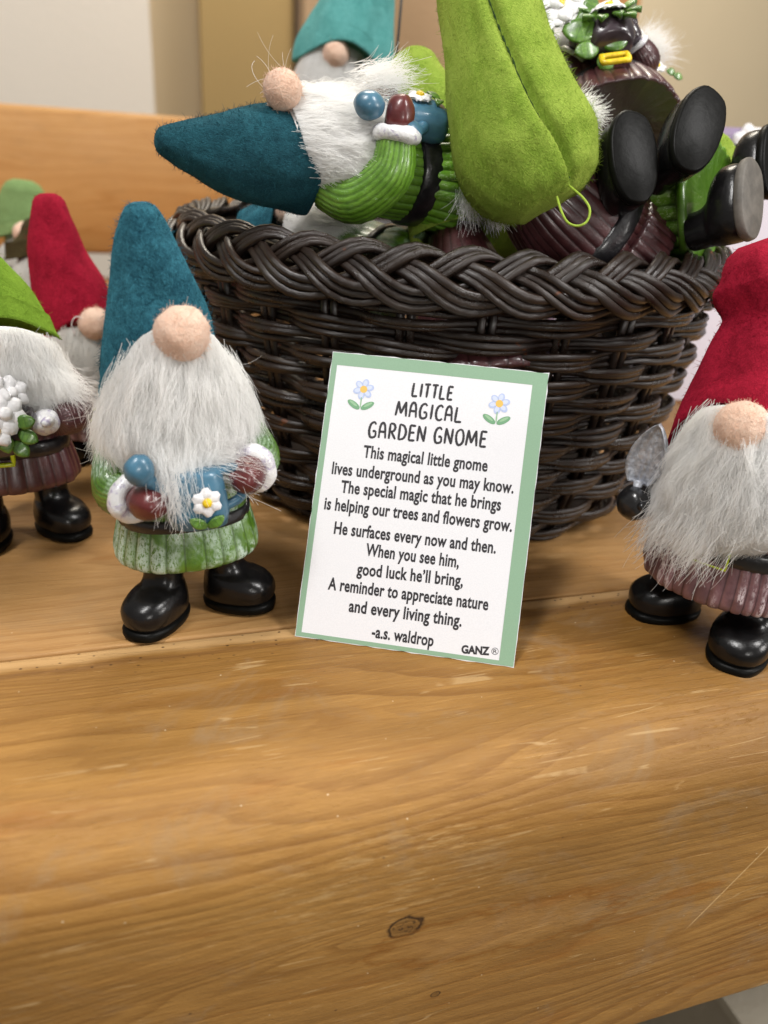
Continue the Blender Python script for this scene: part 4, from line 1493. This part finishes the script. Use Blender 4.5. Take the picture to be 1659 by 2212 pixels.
# small daisy covered gnome piece behind the plum one
pK = at(1430, 170, 28.5)
mK = frame(pK - Vector((0, 0, 5.2)), (0, .1, 1), (-.3, -1, 0), .9)
gK = empty('garden_gnome', 'plum clad gnome mostly hidden behind the top of the pile, a small daisy on it', 'gnome', GROUP, mK)
base_body(gK, M['plum'], (SK, [(3.2, 1.62, 1.34), (4.2, 1.60, 1.32), (4.8, 1.2, 1.1), (5.3, .7, .6)]), None, 24, 39, .04)
imK = mK.inverted()
daisy(gK, imK @ at(1420, 146, 27.2), imK.to_3x3() @ (VIEW + Vector((0, 0, 1))), .32)
for dx, dy in ((1440, 152), (1455, 162)):
    leaf(gK, imK @ at(dx, dy, 27.1), imK.to_3x3() @ Vector((1, -.2, -.3)), imK.to_3x3() @ VIEW, .4, .3)
for (a_, b_, L_, N_) in (((1392, 120), (1470, 95), 1.1, 500), ((1385, 100), (1440, 60), .9, 300)):
    p0, p1 = at(*a_, 28.2), at(*b_, 28.2)
    fur_tuft(gK, imK @ p0, imK.to_3x3() @ (p1 - p0), L_, N_, .35, rr=.25)

# ------------------------------------------------------------------ printed card
A_, B_ = Vector((3.45, 16.97, 0.0)), Vector((8.66, 14.45, 0.0))
TL, TR = Vector((4.96, 20.35, 6.88)), Vector((10.25, 17.80, 6.92))
cx_ = (B_ - A_).normalized()
cy_ = (TL - A_ + TR - B_).normalized()
cn = cx_.cross(cy_).normalized()
CW, CH = 5.86, 7.80
cy_ = cn.cross(cx_).normalized()
mC = Matrix((cx_, cy_, cn)).transposed().to_4x4()
mC.translation = A_ + Vector((0, 0, .015))
card = empty('printed_card', 'white card with sage green border and a printed gnome verse, leaning on the basket', 'card', mw=mC)


def m_paper(name, c, rough=.55):
    t = NT(name)
    v = t.coord(scale=(40, 3, 1))
    n = t.noise(v, 1.5, 3)
    n2 = t.noise(t.coord(), 30, 3)
    t.s(color=t.mix(t.ramp(n2, .3, .7), mul(c, .97), mul(c, 1.03)), rough=rough, spec=.4, coat=.08, coatr=.3, normal=t.bump(n, .06, .02))
    return t.m


M['paper'] = m_paper('white_card_stock', (.765, .765, .79))
M['cborder'] = m_paper('sage_border_print', (.25, .40, .27))
M['ink'] = m_plain('black_ink', (.022, .020, .024), .5, .1, 8, .02, 20)


def bow(x, y):
    """very slight bend of the card"""
    return .05 * math.sin(PI * x / CW) * (y / CH) + .03 * math.sin(PI * y / CH)


def sheet(x0, x1, y0, y1, z, mat, name, thick=0.0, rough_edge=0.0, nx=24, ny=32):
    V, Fc = [], []
    for layer in ((z, z - thick) if thick else (z,)):
        for j in range(ny + 1):
            for i in range(nx + 1):
                x = x0 + (x1 - x0) * i / nx
                y = y0 + (y1 - y0) * j / ny
                if rough_edge and (i in (0, nx)):
                    x += rough_edge * noise.noise(Vector((i, y * 3.1, 3)))
                if rough_edge and (j in (0, ny)):
                    y += rough_edge * noise.noise(Vector((x * 3.3, j, 7)))
                V.append((x, y, layer + bow(x, y)))
    w_ = nx + 1
    n0 = w_ * (ny + 1)
    for L in range(2 if thick else 1):
        for j in range(ny):
            for i in range(nx):
                a = L * n0 + j * w_ + i
                q = (a, a + 1, a + w_ + 1, a + w_)
                Fc.append(q if L == 0 else q[::-1])
    if thick:
        rim_ = [(0, j) for j in range(ny + 1)] + [(i, ny) for i in range(1, nx + 1)] + [(nx, j) for j in range(ny - 1, -1, -1)] + [(i, 0) for i in range(nx - 1, 0, -1)]
        ids = [j * w_ + i for i, j in rim_]
        for k in range(len(ids)):
            a, b = ids[k], ids[(k + 1) % len(ids)]
            Fc.append((a, b, b + n0, a + n0))
    return mesh_obj(name, V, Fc, mat, card, True, recalc=bool(thick))


stock = sheet(0, CW, 0, CH, 0.0, M['paper'], 'card_stock', .045, .03)
stock.data.polygons.foreach_set('use_smooth', [False] * len(stock.data.polygons))
# homography from the enlarged view of the card to its own plane
src = [(85, 1745), (1385, 1915), (1580, 165), (285, 48)]
dst = [(0, 0), (CW, 0), (CW, CH), (0, CH)]
Am, bv = [], []
for (x, y), (X, Y) in zip(src, dst):
    Am.append([x, y, 1, 0, 0, 0, -x * X, -y * X]); bv.append(X)
    Am.append([0, 0, 0, x, y, 1, -x * Y, -y * Y]); bv.append(Y)
hh = np.append(np.linalg.solve(np.array(Am, float), np.array(bv, float)), 1).reshape(3, 3)


def cp(x, y):
    q = hh @ np.array([x, y, 1.0])
    return q[0] / q[2], q[1] / q[2]


# green border: four strips round the white field
bx0, by0 = cp(118, 1730)
bx1, _ = cp(1318, 1885)
_, by1 = cp(303, 124)
_, byr = cp(1495, 235)
wl, wr, wb, wt = .17, .40, .13, .36
for k, (x0, x1, y0, y1) in enumerate(((.015, wl, .015, CH - .015), (CW - wr, CW - .015, .015, CH - .015), (wl, CW - wr, .015, wb), (wl, CW - wr, CH - wt, CH - .015))):
    sheet(x0, x1, y0, y1, .004, M['cborder'], 'green_border', 0, 0, 10 if k > 1 else 3, 30 if k < 2 else 3)


def drape(o):
    """lay flat print on the bent card"""
    for v in o.data.vertices:
        v.co.z = .006 + bow(v.co.x, v.co.y)


def text_line(s, xl, yl, xr, yr, cap_px, name='text_line', bold=.0, space=1.0):
    cu = bpy.data.curves.new(name, 'FONT')
    cu.body = s
    cu.size = 1.0
    cu.offset = bold
    cu.resolution_u = 3
    cu.space_character = space
    tmp = bpy.data.objects.new('tmp', cu)
    COL.objects.link(tmp)
    dg = bpy.context.evaluated_depsgraph_get()
    me = bpy.data.meshes.new_from_object(tmp.evaluated_get(dg))
    bpy.data.objects.remove(tmp)
    bpy.data.curves.remove(cu)
    co = np.array([v.co[:] for v in me.vertices])
    x0, x1 = co[:, 0].min(), co[:, 0].max()
    (X0, Y0), (X1, Y1) = cp(xl, yl), cp(xr, yr)
    capy = (cp(xl, yl - cap_px)[1] - Y0) / .70
    L = math.hypot(X1 - X0, Y1 - Y0)
    ux, uy = (X1 - X0) / L, (Y1 - Y0) / L
    sx_ = L / (x1 - x0)
    for i, v in enumerate(me.vertices):
        a, b = (co[i, 0] - x0) * sx_, co[i, 1] * capy
        v.co = (X0 + ux * a - uy * b, Y0 + uy * a + ux * b, 0)
    me.materials.append(M['ink'])
    me.name = name
    o = bpy.data.objects.new(name, me)
    link(o, card)
    drape(o)
    return o


for s, xl, yl, xr, yr, cap in (
        ('This magical little gnome', 475, 680, 1215, 757, 68), ('lives underground as you may know.', 290, 780, 1372, 885, 68),
        ('The special magic that he brings', 345, 890, 1297, 988, 68), ('is helping our trees and flowers grow.', 248, 990, 1364, 1112, 68),
        ('He surfaces every now and then.', 308, 1135, 1270, 1242, 68), ('When you see him,', 498, 1262, 1052, 1328, 68),
        ('good luck he\u2019ll bring,', 447, 1376, 1077, 1440, 68), ('A reminder to appreciate nature', 277, 1465, 1228, 1578, 68),
        ('and every living thing.', 402, 1595, 1072, 1676, 68), ('-a.s. waldrop', 540, 1745, 906, 1795, 66)):
    text_line(s, xl, yl, xr, yr, cap + 4, bold=.026, space=1.04)
text_line('GANZ', 1073, 1832, 1240, 1842, 46, 'maker_mark', bold=.045)
text_line('R', 1262, 1831, 1284, 1833, 24, 'registered_mark', bold=0)


def stroke_mesh(strokes, name, wd, mat=None, tofn=cp, zoff=.006):
    """flat brush strokes; each a list of points in card coordinates"""
    V, Fc = [], []
    for P in strokes:
        P = catmull(P, max(8, 5 * len(P))) if len(P) > 2 else [np.array(P[0]) * (1 - t) + np.array(P[1]) * t for t in np.linspace(0, 1, 6)]
        m = len(P)
        b0 = len(V)
        for k in range(m):
            tg = P[min(k + 1, m - 1)] - P[max(k - 1, 0)]
            tg /= np.linalg.norm(tg) + 1e-9
            nx_, ny_ = -tg[1], tg[0]
            q = wd * (.78 + .3 * math.sin(PI * k / (m - 1)) + .10 * math.sin(k * 2.3)) * .5
            V.append((P[k][0] + nx_ * q, P[k][1] + ny_ * q, 0))
            V.append((P[k][0] - nx_ * q, P[k][1] - ny_ * q, 0))
        for k in range(m - 1):
            a = b0 + 2 * k
            Fc.append((a, a + 1, a + 3, a + 2))
    o = mesh_obj(name, V, Fc, mat or M['ink'], card, False, recalc=False)
    for v in o.data.vertices:
        v.co.z = zoff + bow(v.co.x, v.co.y)
    for p in o.data.polygons:
        pass
    return o


GL = {
    'L': (.62, [[(.12, 1), (.08, .5), (.05, 0)], [(.05, 0), (.58, .03)]]),
    'I': (.30, [[(.17, 1), (.13, 0)]]),
    'T': (.62, [[(0, .97), (.62, 1.0)], [(.34, .98), (.28, 0)]]),
    'E': (.58, [[(.12, 1), (.06, 0)], [(.12, .99), (.58, .97)], [(.10, .52), (.50, .53)], [(.06, .01), (.56, .03)]]),
    'M': (.95, [[(.0, 0), (.14, 1)], [(.14, 1), (.42, .18)], [(.42, .18), (.78, 1)], [(.78, 1), (.88, 0)]]),
    'A': (.66, [[(.04, 0), (.10, .75), (.30, 1.0), (.50, .80), (.60, 0)], [(.07, .42), (.57, .42)]]),
    'G': (.72, [[(.62, .86), (.45, 1.0), (.18, .86), (.06, .45), (.16, .06), (.40, 0), (.62, .12), (.62, .42)], [(.62, .42), (.36, .42)]]),
    'C': (.64, [[(.60, .86), (.42, 1.0), (.16, .84), (.06, .45), (.16, .08), (.40, -.01), (.60, .12)]]),
    'R': (.66, [[(.08, 0), (.12, 1)], [(.12, 1), (.42, .98), (.56, .76), (.42, .52), (.12, .48)], [(.24, .48), (.62, 0)]]),
    'D': (.72, [[(.08, 0), (.12, 1)], [(.12, 1), (.48, .90), (.66, .52), (.50, .12), (.08, 0)]]),
    'N': (.74, [[(.05, 0), (.10, 1)], [(.10, 1), (.58, 0)], [(.58, 0), (.66, 1)]]),
    'O': (.76, [[(.38, 1.0), (.12, .80), (.07, .42), (.20, .05), (.42, 0), (.64, .20), (.68, .58), (.56, .92), (.36, 1.0)]]),
    ' ': (.34, []),
}


def title(s, xl, yl, xr, yr, cap):
    (X0, Y0), (X1, Y1) = cp(xl, yl), cp(xr, yr)
    L = math.hypot(X1 - X0, Y1 - Y0)
    ux, uy = (X1 - X0) / L, (Y1 - Y0) / L
    ch = cp(xl, yl - cap)[1] - Y0
    gap = .17
    tot = sum(GL[c][0] for c in s) + gap * (len(s) - 1)
    k = L / tot
    x = 0.0
    st = []
    for c in s:
        wc, strokes = GL[c]
        for P in strokes:
            st.append([(X0 + ux * (x + p[0]) * k - uy * p[1] * ch, Y0 + uy * (x + p[0]) * k + ux * p[1] * ch) for p in P])
        x += wc + gap
    stroke_mesh(st, 'title_line', .062)


title('LITTLE', 760, 313, 1003, 335, 80)
title('MAGICAL', 666, 430, 1060, 468, 88)
title('GARDEN GNOME', 503, 560, 1207, 613, 92)
cxr, cyr = cp(1273, 1820)
stroke_mesh([[(cxr + .085 * math.cos(a), cyr + .085 * math.sin(a)) for a in np.linspace(0, 2 * PI, 13)]], 'registered_ring', .012)

# printed blue daisies
M['pr_petal'] = m_paper('pale_blue_print', (.46, .54, .77))
M['pr_petal2'] = m_paper('soft_white_print', (.60, .66, .82))
M['pr_yellow'] = m_paper('yellow_print', (.78, .50, .12))
M['pr_leaf'] = m_paper('leaf_green_print', (.17, .36, .20))
M['pr_leaf2'] = m_paper('light_leaf_print', (.30, .50, .30))


def disc(cx0, cy0, rx, ry, rot, mat, z, name, n=18, parent=card):
    V = [(cx0, cy0, z + bow(cx0, cy0))]
    for k in range(n):
        a = 2 * PI * k / n
        x, y = rx * math.cos(a), ry * math.sin(a)
        X, Y = cx0 + x * math.cos(rot) - y * math.sin(rot), cy0 + x * math.sin(rot) + y * math.cos(rot)
        V.append((X, Y, z + bow(X, Y)))
    return V, [(0, 1 + k, 1 + (k + 1) % n) for k in range(n)]


def pr_join(items, mat, name):
    V, Fc = [], []
    for v, f in items:
        b = len(V)
        V += v
        Fc += [tuple(i + b for i in q) for q in f]
    return mesh_obj(name, V, Fc, mat, card, False, recalc=False)


for (fx, fy) in ((474, 275), (1284, 352)):
    X, Y = cp(fx, fy)
    for k in range(6):
        a = 2 * PI * k / 6 + .3
        pr_join([disc(X + .17 * math.cos(a), Y + .17 * math.sin(a), .12, .09, a, None, .006, '')], M['pr_petal'], 'printed_petal')
        pr_join([disc(X + .16 * math.cos(a) - .01, Y + .16 * math.sin(a) + .01, .085, .055, a, None, .008, '')], M['pr_petal2'], 'printed_petal_highlight')
    pr_join([disc(X, Y, .10, .10, 0, None, .010, '')], M['pr_yellow'], 'printed_flower_centre')
    stroke_mesh([[(X - .03, Y - .22), (X - .03, Y - .50)]], 'printed_stem', .035, M['pr_leaf2'])
    for sg in (-1, 1):
        pr_join([disc(X - .03 + sg * .19, Y - .44, .20, .085, sg * .55, None, .007, '')], M['pr_leaf'], 'printed_leaf')
        pr_join([disc(X - .03 + sg * .20, Y - .41, .13, .035, sg * .55, None, .009, '')], M['pr_leaf2'], 'printed_leaf_highlight')

# ------------------------------------------------------------------ lilac edged sign behind on the right
sign = empty('display_sign', 'white display board with lilac edge and daisy, behind the basket at right', 'sign',
             mw=Matrix.Translation(at(1500, 870, 52)))
# the board stands on the bench, leaning back slightly
p0 = at(1478, 880, 44.0)
p0 = Vector((24.6, 36.5, 0))
mS = frame(p0, (0, .10, 1), (-.25, -1, 0))
sign.matrix_world = mS
M['sign_w'] = m_paper('lilac_white_board', (.66, .62, .70))
M['sign_l'] = m_paper('lilac_edge', (.36, .28, .43))
g = Geo()
g.box((-3, 0, 0), (22, .35, 13.6))
g.build('sign_board', M['sign_w'], sign, smooth=False)
g = Geo()
g.box((-3.1, -.06, 13.45), (22.1, .41, 14.0))
g.build('sign_edge', M['sign_l'], sign, smooth=False)
g = Geo()
g.box((-3.25, -.06, 0), (-3.0, .41, 13.45))
g.build('sign_edge', M['sign_l'], sign, smooth=False)

imS = mS.inverted()
ro_, rd_ = imS @ CAM_LOC, (imS.to_3x3() @ (at(1615, 308, 1.0) - CAM_LOC))
tt_ = (-.02 - ro_.y) / rd_.y
daisy(sign, ro_ + rd_ * tt_, (0, -1, 0), .8, rot=.3)

# ------------------------------------------------------------------ room behind
def m_wall(name, c, var=.06):
    t = NT(name)
    v = t.coord()
    n1 = t.noise(v, .04, 3)
    t.s(color=t.mix(n1, mul(c, 1 - var), mul(c, 1 + var)), rough=.8, normal=t.bump(t.noise(v, 1.6, 3), .25, .3))
    return t.m


def slab(name, px0, px1, depthY, mat, kind=None, label=None, cat=None, z0=-44, z1=120, thick=3.0, y_ref=150):
    def xat(px_):
        d = CAM_ROT @ Vector(((px_ - 829.5) / 1660.0, -(y_ref - 1106.0) / 1660.0, -1.0))
        return CAM_LOC.x + d.x * (depthY / d.y)
    g = Geo()
    g.box((xat(px0), depthY, z0), (xat(px1), depthY + thick, z1))
    o = g.build(name, mat, None, smooth=False)
    if kind:
        o['kind'] = kind
    if label:
        o['label'] = label
        o['category'] = cat
    return o


slab('wall', -2600, 4200, 190, m_wall('beige_wall', (.74, .63, .45)), 'structure')
slab('white_panel', -700, 330, 158, m_wall('cream_panel', (.80, .75, .68), .03), label='blurred off-white door panel at the top left of the background', cat='panel')
slab('ochre_pillar', 436, 632, 172, m_wall('ochre_paint', (.42, .30, .13)), label='blurred ochre wall pillar behind the lying gnome hat', cat='pillar')
slab('dark_strip', 638, 652, 170, m_wall('umber_strip', (.12, .08, .05)), label='thin dark upright strip beside the ochre pillar', cat='trim')
cb = at(1600, 2195, 40)
crate = empty('storage_box', 'cream coloured box below the bench edge, bottom right corner', 'box', mw=Matrix.Translation((cb.x, cb.y, -44)))
g = Geo()
g.box((-1.4, -3, 0), (9, 12, cb.z + 44 + 1.5))
g.build('box_body', m_wall('cream_carton', (.36, .32, .25)), crate, smooth=False)
g = Geo()
g.box((-1.7, -3.3, cb.z + 44 + 1.5), (9.3, 12.3, cb.z + 44 + 2.1))
g.build('box_lid', m_wall('cream_lid', (.42, .38, .30)), crate, smooth=False)
slab('tan_board', 656, 968, 120, m_wall('tan_board_paint', (.56, .38, .22)), label='blurred tan upright board behind the pale aqua hat', cat='board')
g = Geo()
g.box((-400, -300, -46), (500, 190, -44))
fo = g.build('floor', m_wall('floor_vinyl', (.20, .18, .14)), None, smooth=False)
fo['kind'] = 'structure'
